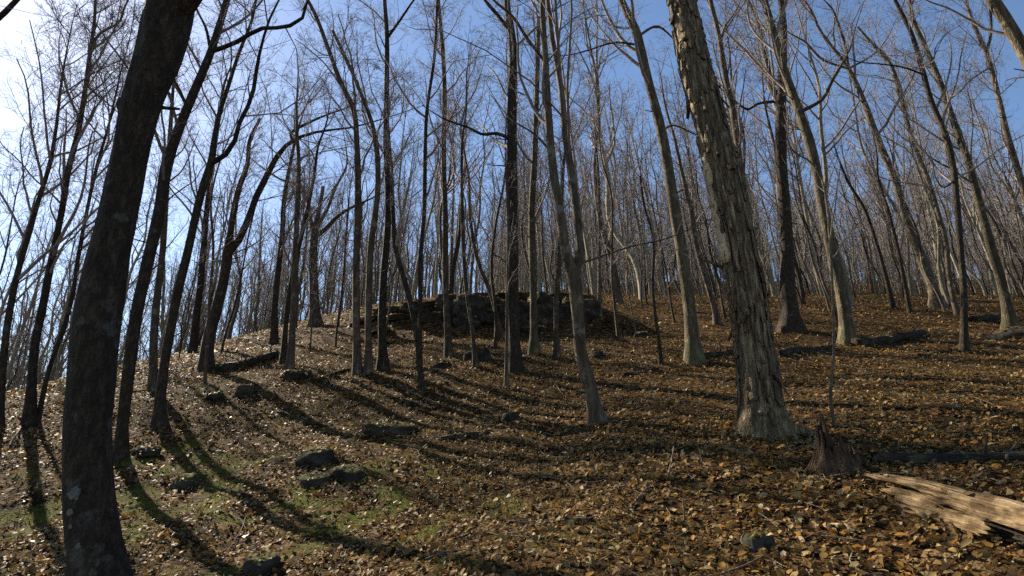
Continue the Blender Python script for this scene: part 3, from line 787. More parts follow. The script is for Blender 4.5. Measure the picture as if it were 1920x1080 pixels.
hero('sapling', 'thin bowed sapling growing beside the rotten stump', [(1566, 800, 9), (1559, 763, 7), (1563, 659, 6), (1561, 548, 6), (1556, 455, 6), (1551, 390, 5), (1538, 330, 5), (1519, 303, 4), (1488, 284, 3.5), (1472, 233, 3)], PL, seed=29, H=2.75, n_auto=4, t0=.6, dens=.5, levels=2, cat='sapling', sides=8, flare=.2)
hero('forked_tree', 'tree leaning left that splits into pale twin tips, far right', [
    (1759, 577, 32), (1752, 550, 24), (1744, 522, 21), (1722, 467, 19), (1696, 400, 18), (1678, 338, 16), (1647, 264, 15), (1624, 202, 13), (1605, 156, 11), (1586, 121, 9), (1560, 88, 7), (1538, 58, 6), (1519, 16, 5)], PL,
    limbs=[[(1586, 123, 6), (1583, 78, 6), (1572, 45, 5), (1562, 19, 4)], [(1590, 124, 5), (1540, 110, 5), (1505, 75, 4), (1485, 65, 3)], [(1612, 118, 5), (1640, 100, 4), (1650, 90, 3)]], seed=30, n_auto=9, t0=.5, dens=1.1)
hero('tree', 'slim pale tree crossing behind the dark curved trunk at right', [(1797, 592, 15), (1785, 548, 12), (1770, 437, 11), (1759, 400, 10), (1745, 350, 10), (1721, 288, 10), (1698, 218, 9), (1686, 167, 9), (1663, 109, 7), (1632, 78, 6), (1608, 50, 4)], PL, seed=31, n_auto=10, t0=.45)
hero('tree', 'dark curved trunk with a light foot, at right', [
    (1809, 659, 23), (1808, 625, 17), (1807, 548, 15), (1800, 455, 14), (1795, 389, 14), (1787, 311, 13), (1772, 249, 13), (1748, 195, 12), (1729, 128, 11), (1710, 66, 10), (1678, 0, 8)], DK,
    limbs=[[(1785, 330, 5), (1765, 350, 4), (1755, 335, 3)], [(1725, 135, 5), (1700, 128, 4), (1650, 120, 3)]], seed=32, n_auto=8, t0=.5)
hero('tree', 'grey leaning tree with mossy lit foot near the right edge', [
    (1896, 619, 34), (1891, 590, 26), (1878, 530, 22), (1856, 455, 20), (1840, 395, 18), (1811, 292, 16), (1783, 214, 15), (1760, 148, 14), (1733, 86, 12), (1710, 31, 10)], MS, seed=33, n_auto=10, t0=.45)
hero('tree', 'leaning tree at the right edge forking near the top of the picture', [(1985, 600, 30), (1960, 500, 20), (1916, 342, 16), (1892, 264, 14), (1869, 171, 12), (1850, 101, 11), (1822, 39, 7), (1811, 0, 6)], G, Y=17,
     limbs=[[(1850, 103, 8), (1857, 70, 7), (1858, 31, 6), (1852, -20, 4)], [(1855, 125, 5), (1820, 150, 4), (1790, 180, 3)]], seed=34, n_auto=8, t0=.5)
hero('tree', 'thick leaning trunk cutting the top right corner', [(2150, 690, 50), (2060, 420, 42), (1985, 235, 36), (1916, 90, 32), (1889, 43, 30), (1861, 0, 28)], MS, Y=8.5, seed=35, sides=18, n_auto=7, t0=.6)
hero('forked_tree', 'slender tree left of the thick leaning trunk, forking near the top left', [
    (56, 796, 30), (60, 720, 21), (66, 640, 20), (78, 585, 18), (96, 493, 16), (115, 400, 14), (130, 310, 13), (146, 250, 12), (160, 165, 10), (170, 90, 9), (177, 40, 7), (179, 0, 6)], DK,
    limbs=[[(170, 88, 7), (190, 60, 6), (220, 45, 5), (235, 10, 4)], [(160, 160, 5), (185, 180, 4), (215, 205, 3)]], seed=36, n_auto=14, t0=.42, dens=1.4, lk=.32)
hero('tree', 'thin leaning stem against the left side of the thick leaning trunk', [(70, 792, 13), (93, 689, 10), (122, 607, 10), (137, 548, 10), (148, 474, 9), (160, 410, 8), (185, 300, 7), (205, 230, 5)], DK, seed=37, n_auto=14, t0=.42, dens=1.4, lk=.32)
hero('tree', 'dark stem at the left edge of the picture', [(-4, 806, 24), (4, 700, 17), (15, 604, 16), (33, 511, 14), (55, 437, 12), (68, 390, 11), (95, 300, 9), (107, 225, 7)], DK, seed=38, n_auto=14, t0=.42, dens=1.4, lk=.32)
hero('tree', 'slim tree with sharp right-leaning lower stem before the ledge, crossing others', [(942, 634, 11), (931, 590, 8), (919, 548, 8), (897, 493, 8), (883, 420, 7), (878, 330, 5)], G, seed=39, n_auto=7, t0=.45, dens=.8)
hero('tree', 'thin pale stem beside the grey boulder before the ledge', [(892, 688, 12), (886, 622, 8), (875, 548, 8), (868, 437, 8), (866, 330, 6)], G, seed=40, n_auto=7, t0=.45, dens=.8)
hero('tree', 'left of two slim stems in a gap at right, under the blue sky', [(1674, 576, 13), (1659, 511, 9), (1637, 437, 8), (1622, 395, 8), (1590, 340, 6)], DK, seed=41, n_auto=9, t0=.4)
hero('tree', 'slim dark stem close left of the leaning twin-tipped tree', [(1706, 587, 11), (1693, 511, 8), (1667, 400, 7), (1645, 320, 5)], DK, seed=42, n_auto=8, t0=.4)
hero('tree', 'thin pale stem at the right end of the rock ledge', [(1124, 595, 9), (1124, 500, 7), (1124, 400, 6), (1120, 300, 5)], PL, seed=43, n_auto=8, t0=.4)
hero('tree', 'bare tree beyond the left edge whose dark limb enters the top left corner', [(-260, 960, 60), (-220, 600, 44), (-180, 200, 38)], DK, Y=5.2, seed=44, n_auto=5, t0=.6, dens=.7, levels=2,
     limbs=[[(-175, 180, 22), (-90, 95, 18), (0, 32, 15), (35, -4, 12)]])

# ------------------------------------------------------------------ rocks
def rock_mesh(size, seed, mat, rough=.2, planes=12, nu=44, nv=26, blocky=False):
    rg = np.random.default_rng(seed)
    th = np.linspace(0, np.pi, nv)[:, None]; ph = (np.arange(nu) / nu * 2 * np.pi)[None]
    u = np.stack([np.sin(th) * np.cos(ph), np.sin(th) * np.sin(ph), np.cos(th) + 0 * ph], -1)
    N_ = norm(rg.normal(size=(planes, 3)) * np.array([1, 1, .8])); D = rg.uniform(.62, .95, planes)
    N_ = np.vstack([N_, [[.1, .1, 1]]]); D = np.append(D, rg.uniform(.55, .75))
    if blocky:
        ax = norm(np.array([[1, .1, 0], [-1, .1, .1], [.1, 1, 0], [-.1, -1, .15], [.05, 0, 1]]) + rg.normal(size=(5, 3)) * .12)
        N_ = np.vstack([N_, ax]); D = np.append(D, rg.uniform(.48, .62, 5))
    dots = np.maximum(np.einsum('ijk,pk->ijp', u, norm(N_)), 1e-3)
    rr = np.minimum((D / dots).min(-1), 1.0)
    bed = np.floor(u[..., 2] * rr * 5 + .6 * vnoise(u[..., 0] * 1.5 + seed, u[..., 1] * 1.5)) * 1.7
    rr = rr * (1 + rough * .22 * (vnoise(bed + seed, np.floor(ph * 1.5 + 0 * th) + bed) - .5))
    rr = rr + rough * .6 * (vnoise(u[..., 0] * 3 + seed, u[..., 1] * 3 + u[..., 2] * 4) - .5) + rough * .45 * (vnoise(u[..., 0] * 8 + seed, u[..., 1] * 8 + u[..., 2] * 9) - .5)
    V = u * rr[..., None] * np.array(size) * .5
    i = np.arange(nv - 1)[:, None] * nu; k = np.arange(nu)[None]; k2 = (k + 1) % nu
    Fq = np.stack([i + k, i + nu + k, i + nu + k2, i + k2], -1).reshape(-1, 4)
    return mesh_from('rock', V.reshape(-1, 3), [Fq], [mat], smooth_shade=False)

def leaves_on(o, world, seed, share=.5, sz=1.0):
    rg = np.random.default_rng(seed)
    for f in o.data.polygons:
        n = world.to_3x3() @ f.normal; c = world @ f.center
        n.normalize()
        k = f.area * 420 * share
        if n.z > .62 and c.z > float(ground_z(c.x, c.y)) and rg.random() < k:
            EXTRA.append((c.x, c.y, c.z, n.x, n.y, n.z))

def rock(label, px, py, w, h, mat, seed, name='boulder', deep=.9, cover=.8):
    w *= .88; h *= .72
    q = on_ground(px, py + h * .4)
    sc = ((q - EYE) @ FWD) / F
    size = (w * sc * 1.15, w * sc * deep, h * sc * 1.9)
    o = link(name, rock_mesh(size, seed, mat))
    yy = q[1] + size[1] * .3
    rz = seed * 1.3 if deep > .8 else 0
    M = Matrix.Translation((q[0], yy, float(ground_z(q[0], yy)) + size[2] * .06)) @ Matrix.Rotation(.26, 4, 'X') @ Matrix.Rotation(rz, 4, 'Z')
    o.matrix_local = M
    leaves_on(o, M, seed, cover)
    o['label'] = label; o['category'] = 'rock'
rock('small grey rock on the leaves below the crest, left of centre', 450, 735, 48, 30, 'rock_grey', 1)
rock('dark mossy boulder in the shadow band at lower left of centre', 583, 862, 84, 46, 'rock_mossy', 2)
rock('low flat stone with a lit edge just below the dark mossy boulder', 590, 905, 74, 26, 'rock_mossy', 3)
rock('moss-covered hump right of the low flat stone', 645, 893, 76, 30, 'rock_mossy', 4)
rock('long low mossy boulder above the shadow band', 722, 806, 108, 36, 'rock_mossy', 5)
rock('small dark rock half sunk in leaves below the stout centre tree', 954, 781, 50, 28, 'rock_grey', 6)
rock('rounded grey boulder on the leaves before the rock ledge', 897, 668, 62, 38, 'rock_grey', 7)
rock('low mossy rock left of the rounded grey boulder', 826, 685, 46, 24, 'rock_mossy', 8)
rock('small mossy rock touching the twin-stemmed tree on its right', 1118, 664, 32, 22, 'rock_mossy', 9)
rock('small dark rock on the slope between twin stems and sunlit-edged tree', 1205, 628, 30, 16, 'rock_grey', 10)
rock('dark mossy lump at the bottom edge, left of centre', 478, 1066, 92, 56, 'rock_mossy', 11)
rock('mossy stone in the leaves at the bottom, below the shaggy trunk', 1430, 1022, 64, 40, 'rock_mossy', 12)
rock('dark low stone in the grass right of the thick leaning trunk', 338, 908, 62, 28, 'rock_mossy', 13)
rock('flat dark stone beside the foot of the bent dark tree', 262, 848, 70, 20, 'rock_grey', 14)
rock('flat stone on the slope below the fallen dark log', 552, 704, 66, 18, 'rock_mossy', 15)
rock('small stone beneath the wide V tree', 395, 745, 44, 18, 'rock_grey', 16)

def ledge():
    root = thing('rock_ledge', 'dark broken rock ledge with mossy top across the slope behind the centre trees', 'rock ledge', (-.4, 17, float(ground_z(-.4, 17)) - .3))
    rg = np.random.default_rng(31)
    b = np.array(root.location)
    rows = [(-3.6, 17.9, 1.3, 1.0, .75), (-2.7, 17.3, 1.25, .9, .85), (-1.8, 16.9, 1.1, 1.0, 1.0), (-.9, 16.7, 1.3, 1.0, 1.15), (.1, 16.7, 1.2, 1.0, 1.1),
            (1.0, 16.8, 1.3, 1.1, 1.15), (2.0, 17.0, 1.2, 1.0, 1.05), 
            (-1.3, 16.2, .7, .6, .5), (.55, 16.15, .9, .6, .45), (-2.3, 16.6, .7, .5, .45), (-3.3, 17.1, .9, .6, .35), (-4.2, 17.6, 1.0, .7, .3), (2.6, 16.7, .6, .5, .35),
            (-3.9, 16.5, .8, .5, .25), (-3.2, 15.6, .7, .5, .22),
            (-1.5, 17.9, 1.5, 1.2, .6), (.2, 17.9, 1.6, 1.2, .6), (1.8, 18.1, 1.4, 1.2, .55), (-2.9, 18.6, 1.3, 1.0, .5)]
    for k, (x, y, sx, sy, sz) in enumerate(rows):
        sz *= .82 * (.62 if x < -2.6 or x > 2.4 else 1)
        o = link('block', rock_mesh((sx * 1.7, sy * 1.6, sz * 1.5), 200 + k, 'rock_mossy' if k % 3 else 'rock_grey', rough=.26, planes=6, blocky=True), root)
        M = Matrix.Translation((x, y, float(ground_z(x, y)) + sz * .10)) @ Matrix.Rotation(rg.normal() * .3, 4, 'Z') @ Matrix.Rotation(rg.normal() * .12, 4, 'Y') @ Matrix.Rotation(.15, 4, 'X')
        leaves_on(o, M, k, 1.2)
        o.matrix_local = Matrix.Translation(-Vector(b)) @ M
ledge()

# ------------------------------------------------------------------ logs, stump, sticks
def log(label, a, b, w, mat='log_bark', name='fallen_log', cat='log', seed=0, sink=.2, over=0.0, wig=.03, knots=3):
    """a, b: pixels of the two ends on the ground; w: thickness in pixels at the middle"""
    rg = np.random.default_rng(300 + seed)
    A, B = on_ground(*a), on_ground(*b)
    B = B + (B - A) * over; B[2] = float(ground_z(B[0], B[1]))
    mid = (A + B) / 2
    R = .5 * w * ((mid - EYE) @ FWD) / F
    L = np.linalg.norm(B - A); n = max(10, int(L / .12))
    t = np.linspace(0, 1, n)
    P = np.stack([t * L, wig * L * .3 * np.sin(t * 5 + seed) * (t * (1 - t) * 3), wig * L * .2 * np.sin(t * 7 + seed * 2)], -1)
    X = norm(B - A); Yv = norm(np.cross([0, 0, 1], X)); Z = np.cross(X, Yv)
    # follow the ground
    W = A + P[:, :1] * X + P[:, 1:2] * Yv
    dz = ground_z(W[:, 0], W[:, 1]) - W[:, 2]
    kk = np.ones(5) / 5; dz = np.convolve(np.pad(dz, 2, 'edge'), kk, 'valid')
    P[:, 2] += dz + R * (1 - sink * 2)
    r = R * (1.1 - .25 * t) * (1 + .08 * np.sin(t * 17 + seed))
    sides = 12 if w > 8 else 7
    a_ = np.arange(sides) / sides * 6.283
    ring = 1 + .22 * (vnoise(np.cos(a_)[None] * 2 + t[:, None] * L * 3 + seed, np.sin(a_)[None] * 2 + t[:, None] * L * 2) - .5)
    V, Fq = tubes(P[None], r[None], sides, ring[None])
    V = V.reshape(n, sides, 3)
    jag = rg.uniform(-.9, .9, sides) * R
    V[0, :, 0] += jag; V[-1, :, 0] += rg.uniform(-.9, .9, sides) * R
    V = np.concatenate([V.reshape(-1, 3), [P[0] + [R * .6, 0, 0], P[-1] - [R * .6, 0, 0]]])
    k = np.arange(sides)
    F3 = np.concatenate([np.stack([k * 0 + n * sides, (k + 1) % sides, k], -1), np.stack([k * 0 + n * sides + 1, (n - 1) * sides + k, (n - 1) * sides + (k + 1) % sides], -1)])
    M = Matrix(np.stack([X, Yv, Z], -1).tolist()).to_4x4(); M.translation = Vector(A)
    root = thing(name, label, cat, (0, 0, 0)); root.matrix_local = M
    o = link('stem', mesh_from('stem', V, [F3, Fq], [mat]), root)
    leaves_on(o, M, seed, .25)
    for q in range(knots):
        i = rg.integers(1, n - 1); ang = rg.uniform(.4, 2.7)
        d = np.array([rg.uniform(.2, .8), math.cos(ang), math.sin(ang)]); d = norm(d)
        ln = R * rg.uniform(1.8, 4)
        pts = np.stack([P[i] + d * ln * e + np.array([0, 0, .1 * ln * e * e]) for e in np.linspace(0, 1, 5)])
        V2, F2 = tubes(pts[None], (R * .28 * np.linspace(1, .35, 5))[None], 6)
        link('branch_stub', mesh_from('branch_stub', V2, [F2], [mat]), root)
    return root
log('long dark shaded log lying behind the rotten stump at right', (1640, 866), (1930, 866), 26, seed=1, over=.3, sink=.3)
log('dark fallen log touching the foot of the mossy-footed leaning tree', (1606, 650), (1728, 628), 18, seed=2)
log('low dark log running left from the mossy-footed leaning tree', (1462, 668), (1562, 654), 13, seed=3, sink=.3)
log('dark log between sunlit-edged tree and shaggy trunk', (1318, 672), (1392, 660), 12, seed=4)
log('pale weathered log on the slope at the right edge', (1838, 636), (1925, 622), 13, 'bare_wood', seed=5, over=.4)
log('dark log on the slope behind the pale weathered log', (1826, 604), (1892, 596), 14, seed=6)
log('fallen dark log on the rocky slope at the crest, left of centre', (408, 700), (522, 668), 17, seed=7)
log('thin fallen branch lying below three close trunks', (586, 718), (656, 694), 8, seed=8)
log('short dark log lying in the leaves left of the twin-stemmed foot', (826, 826), (918, 812), 12, seed=9, sink=.35)

log('thin fallen branch between the twin-stemmed tree and the sunlit-edged grey tree', (1168, 706), (1236, 694), 6, seed=10, wig=.09)
log('thin fallen branch on the sunny slope right of the bowed sapling', (1632, 712), (1706, 724), 6, seed=11, wig=.09)
log('crooked fallen branch in front of the crooked dark stem', (742, 752), (816, 768), 7, seed=12, wig=.1)
log('thin fallen branch in the grass below the wide V tree', (520, 775), (604, 800), 6, seed=13, wig=.1)
log('thin fallen branch on the slope left of the dark curved trunk', (1724, 668), (1782, 660), 6, seed=14, wig=.1)
log('fallen branch in the leaves between the shaggy trunk and the twin-stemmed foot', (1196, 830), (1296, 846), 8, seed=15, wig=.1)

def broken_log():
    A = on_ground(1640, 922); B = on_ground(1920, 1012)
    B = B + (B - A) * .9; B[2] = float(ground_z(B[0], B[1]))
    X = norm(B - A); Yv = norm(np.cross([0, 0, 1], X)); Z = np.cross(X, Yv)
    if Yv[1] > 0: Yv = -Yv; Z = np.cross(X, Yv)
    if Z[2] < 0: Z = -Z
    L = np.linalg.norm(B - A)
    root = thing('broken_log', 'pale sunlit broken log with splintered end, lower right', 'log')
    M = Matrix(np.stack([X, Yv, Z], -1).tolist()).to_4x4(); M.translation = Vector(A); root.matrix_local = M
    def slab(name, x0, x1, a0, a1, R0, R1, th, jag, seed, off=(0, 0, 0), mat='weathered_wood', wave=.18):
        rg = np.random.default_rng(seed)
        nx, na = 46, 15
        a = np.radians(np.linspace(a0, a1, na)); t = np.linspace(0, 1, nx)
        # splinters: the broken end reaches back by a different length at each angle
        j = jag * (vnoise(np.arange(na) * .55 + seed, np.zeros(na) + seed) * .75 + rg.random(na) * .35)
        if name == 'shell': j = j * .35 + .55 * (1 - smooth(15, 100, np.linspace(a0, a1, na))) ** 1.5 + .12 * smooth(120, 176, np.linspace(a0, a1, na))
        e = jag * .25 * rg.random(na)
        xs = (x0 + j)[None] + t[:, None] ** 1.3 * ((x1 - e) - (x0 + j))[None]
        R = np.interp(xs, [0, L], [R0, R1])
        R = R * (1 + wave * (vnoise(xs * 2.2 + seed, a[None] * 2.2 + 5) - .5) + .17 * (vnoise(xs * 2.6 + seed, a[None] * 13) - .5) + .07 * (vnoise(xs * 6 + seed, a[None] * 34) - .5))
        sag = -.02 * np.exp(-xs / .2)
        def surf(Rq): return np.stack([xs + off[0], Rq * np.cos(a)[None] - off[1], Rq * np.sin(a)[None] + off[2] + sag], -1)
        thk = th * (.35 + .65 * np.minimum(t * 4, 1))[:, None] * (.5 + vnoise(xs * 5 + 3 * seed, a[None] * 4))
        So, Si = surf(R), surf(R - thk)
        V = np.concatenate([So.reshape(-1, 3), Si.reshape(-1, 3)]); N_ = nx * na
        g = (np.arange(nx - 1)[:, None] * na + np.arange(na - 1)[None]).ravel()
        Fo = np.stack([g, g + 1, g + na + 1, g + na], -1); Fi = np.stack([g, g + na, g + na + 1, g + 1], -1) + N_
        k = np.arange(na - 1); l = np.arange(nx - 1) * na
        rim = [np.stack([k, k + N_, k + 1 + N_, k + 1], -1), np.stack([k, k + 1, k + 1 + N_, k + N_], -1) + (nx - 1) * na,
               np.stack([l, l + na, l + na + N_, l + N_], -1), np.stack([l, l + N_, l + na + N_, l + na], -1) + na - 1]
        o = link(name, mesh_from(name, V, [Fo, Fi] + rim, [mat]), root)
        leaves_on(o, M, seed, .12)
        return o
    slab('shell', -.08, L, 14, 176, .11, .15, .03, .34, 4, (0, .03, .05), wave=.34)
    slab('splinter', -.14, .45, 62, 100, .088, .10, .022, .2, 5, (0, .0, .045), wave=.3)
    slab('splinter', .0, .5, 110, 150, .10, .11, .02, .25, 12, (0, .02, .035), wave=.3)
    slab('slab', .10, .66, 2, 50, .125, .135, .03, .30, 6, (0, .0, -.01), wave=.5)
    slab('slab', .34, .98, -6, 38, .14, .15, .03, .34, 7, (0, .0, -.005), wave=.5)
    slab('slab', .22, .62, 28, 64, .10, .11, .026, .26, 8, (0, -.07, -.06), wave=.5)
    slab('rotten_core', .2, L, -20, 120, .075, .105, .05, .25, 9, (0, .01, .02), mat='log_bark', wave=.4)
broken_log()

def stump():
    q = on_ground(1600, 890); b = np.array([q[0], q[1] + .16, float(ground_z(q[0], q[1] + .16))])
    root = thing('rotten_stump', 'dark rotten stump with splintered top beside the thin sapling', 'stump', b)
    def shell(name, c, R0, hmax, seed, peak, mat='rotten_wood'):
        rg = np.random.default_rng(seed)
        na, nz = 44, 12
        a = np.arange(na) / na * 2 * np.pi
        hh = hmax * (.66 + .34 * np.exp(-((np.angle(np.exp(1j * (a - peak)))) / .75) ** 2)) * (.55 + .75 * vnoise(np.cos(a) * 4 + seed, np.sin(a) * 4)) * (1 - .3 * (np.arange(na) % 3 == 0))
        t = np.linspace(0, 1, nz)[:, None]
        z = -.12 + t * (hh[None] + .12)
        fl = R0 * (1 - .46 * np.clip(z / hmax, 0, 1) ** .8 + .5 * np.exp(-np.maximum(z, 0) / .07)) * (1 + .16 * np.cos(6 * a + seed)[None] + .22 * (vnoise(np.cos(a) * 6 + seed, np.sin(a) * 6) - .5)[None])
        def S(r): return np.stack([c[0] + r * np.cos(a)[None], c[1] + r * np.sin(a)[None], z + c[2]], -1)
        So, Si = S(fl), S(fl * .78 * (1 - .1 * t))
        V = np.concatenate([So.reshape(-1, 3), Si.reshape(-1, 3)]); N_ = na * nz
        i = np.arange(nz - 1)[:, None] * na; k = np.arange(na)[None]; k2 = (k + 1) % na
        Fo = np.stack([i + k, i + k2, i + na + k2, i + na + k], -1).reshape(-1, 4)
        k = np.arange(na); k2 = (k + 1) % na; o = (nz - 1) * na
        rim = np.stack([o + k, o + k2, o + k2 + N_, o + k + N_], -1)
        link(name, mesh_from(name, V, [Fo, Fo[:, ::-1] + N_, rim], [mat]), root)
    shell('splintered_shell', (-.06, 0, 0), .125, .37, 3, 2.2)
    shell('side_lobe', (.12, .07, 0), .08, .20, 8, 1.0)
    for k, (x, y, h) in enumerate(((-.10, -.03, .36), (-.06, .03, .44), (-.13, .02, .30), (.02, -.04, .28))):
        z = np.linspace(-.05, h, 7); rg = np.random.default_rng(k)
        P = np.stack([x + .02 * np.sin(z * 9 + k), y + .02 * np.cos(z * 7 + k), z], -1)
        V, Fq = tubes(P[None], (np.linspace(.05, .006, 7) * (1 + .2 * np.sin(z * 40 + k)))[None], 6)
        link('splinter', mesh_from('splinter', V, [Fq], ['rotten_wood']), root)
stump()

def stick(label, pts, w, mat='bark_pale', seed=0, lift=.015, name='stick'):
    """pts: pixels along the ground, with a height in metres"""
    P = []
    for (px, py, h) in pts:
        q = on_ground(px, py); q[2] += lift + h; P.append(q)
    R = .5 * w * ((P[0] - EYE) @ FWD) / F
    p, r = resample(np.array(P), R * np.linspace(1, .45, len(P)), 12)
    p = p + np.random.default_rng(seed).normal(size=p.shape) * R * .35
    b = p[0].copy()
    V, Fq = tubes((p - b)[None], r[None], 6)
    o = link(name, mesh_from(name, V, [Fq], [mat])); o.location = b
    o['label'] = label; o['category'] = 'stick'; 
stick('pale crooked branch on the ground at the left edge', [(18, 838, 0), (30, 822, .05), (38, 806, .03), (44, 795, 0)], 5, seed=1)
stick('straight stick in the leaves at lower centre right', [(1184, 956, 0), (1205, 934, .02), (1226, 912, 0)], 6, seed=2)
stick('short pale chunk of wood lying in the leaves left of the broken log', [(1545, 992, 0), (1572, 995, .01), (1602, 1003, 0)], 15, 'bare_wood', 3)
stick('pale stick among leaves above the broken log', [(1820, 915, 0), (1838, 902, .02), (1858, 888, .02)], 6, seed=4)
stick('dead twig standing from leaves below the shaggy trunk', [(1316, 880, 0), (1318, 880, .10), (1312, 880, .17), (1306, 880, .20)], 4, seed=5)
stick('thin dead stem upright in leaves at lower centre right', [(1284, 985, 0), (1285, 985, .09), (1286, 985, .18)], 4, seed=6)
stick('forked dry twig leaning in leaves right of centre', [(1254, 900, 0), (1260, 890, .08), (1267, 875, .16)], 4, seed=7)
stick('slender stick lying above the long dark shaded log', [(1890, 880, .05), (1908, 868, .10), (1925, 858, .12)], 5, seed=8)
stick('thin stick lying in the sunlit leaves below the dark mossy boulder', [(735, 868, 0), (752, 876, .02), (768, 884, 0)], 5, seed=9)

def twig_litter():
    rg = np.random.default_rng(61)
    n = 2600
    th = rg.uniform(-.82, .82, n); r = np.sqrt(rg.uniform(2.2 ** 2, 15 ** 2, n))
    x, y = r * np.sin(th), r * np.cos(th); yaw = rg.uniform(0, 6.28, n); L = rg.uniform(.08, .3, n) * np.where(rg.random(n) < .1, 2.6, 1)
    t = np.linspace(-.5, .5, 5)
    bend = rg.normal(size=n) * .12
    X = x[:, None] + np.cos(yaw)[:, None] * L[:, None] * t - np.sin(yaw)[:, None] * (bend * L)[:, None] * (t * t * 4)
    Y = y[:, None] + np.sin(yaw)[:, None] * L[:, None] * t + np.cos(yaw)[:, None] * (bend * L)[:, None] * (t * t * 4)
    Z = ground_z(X, Y) + .022 + rg.uniform(-.01, .03, n)[:, None] * (t + .5)
    V, Fq = tubes(np.stack([X, Y, Z], -1), np.repeat(rg.uniform(.0018, .005, n)[:, None], 5, 1), 4)
    link('twig_litter', mesh_from('twig_litter', V, [Fq], ['bark_pale']), GROUND, kind='stuff')
twig_litter()

# ------------------------------------------------------------------ the wood behind: individuals
def proto_tree(seed, H, dia, n_auto, t0, dens, twig_r, mat, lk=.26, levels=3, fork=False):
    rng = np.random.default_rng(500 + seed)
    n = 9
    z = np.linspace(-.5, H, n)
    w = np.cumsum(rng.normal(size=(n, 2)) * H * .011, axis=0); w[:2] *= .3
    P = np.concatenate([w - w[1], z[:, None]], 1)
    R = dia * .5 * np.interp(z, [-.5, 0, H * .5, H], [1.0, 1.0, .62, .10])
    p, r = resample(P, R, 30)
    Vt, Ft = trunk_mesh(p, r, 9, rng, .05, .4)
    al = auto_limbs(p, r, rng, n_auto, t0, lk=lk)
    if fork:
        i = int(30 * rng.uniform(.35, .5)); d = norm(np.array([rng.normal(), rng.normal(), 2.6]))
        pts = [p[i]]
        for k in range(6):
            d = norm(d + np.array([0, 0, .12]) + rng.normal(size=3) * .06); pts.append(pts[-1] + d * H * .075)
        a, b = resample(np.array(pts), r[i] * np.linspace(.85, .15, 7), 9); al.append((a, b))
        Vf, Ff = tubes(a[None], b[None], 8); Vt, Ft = join([(Vt, Ft), (Vf, Ff)])
    br = tubes(np.stack([a[0] for a in al]), np.stack([a[1] for a in al]), 5)
    a, b = resample(p[17:], r[17:], 9)
    cr = crown_mesh('crown', al + [(a, b)], rng, dens, levels, twig_r)
    Vc, Fc = join([br, cr])
    return (Vt, Ft, mat), (Vc, Fc, 'twig_bark')

PROTOS = []
for k in range(12):
    mat = ('bark_grey', 'bark_ash', 'bark_ash')[k % 3] if k % 6 else 'bark_dark'
    t, c = proto_tree(k, 11.5 + (k % 5) * 1.1, .14 + .022 * (k % 4), 13, .30 + .03 * (k % 4), .72, .0036, mat, fork=k % 4 == 1)
    PROTOS.append((mat, mesh_from('trunk', t[0], [t[1]], [mat]), mesh_from('crown', c[0], [c[1]], ['twig_bark'])))
SAPS = []
for k in range(6):
    mat = ('bark_pale', 'bark_dark', 'bark_grey')[k % 3]
    t, c = proto_tree(40 + k, 5.5 + .5 * k, .055 + .008 * (k % 3), 10, .25, .8, .005, mat, lk=.22, levels=2)
    SAPS.append((mat, mesh_from('trunk', t[0], [t[1]], [mat]), mesh_from('crown', c[0], [c[1]], ['twig_bark'])))

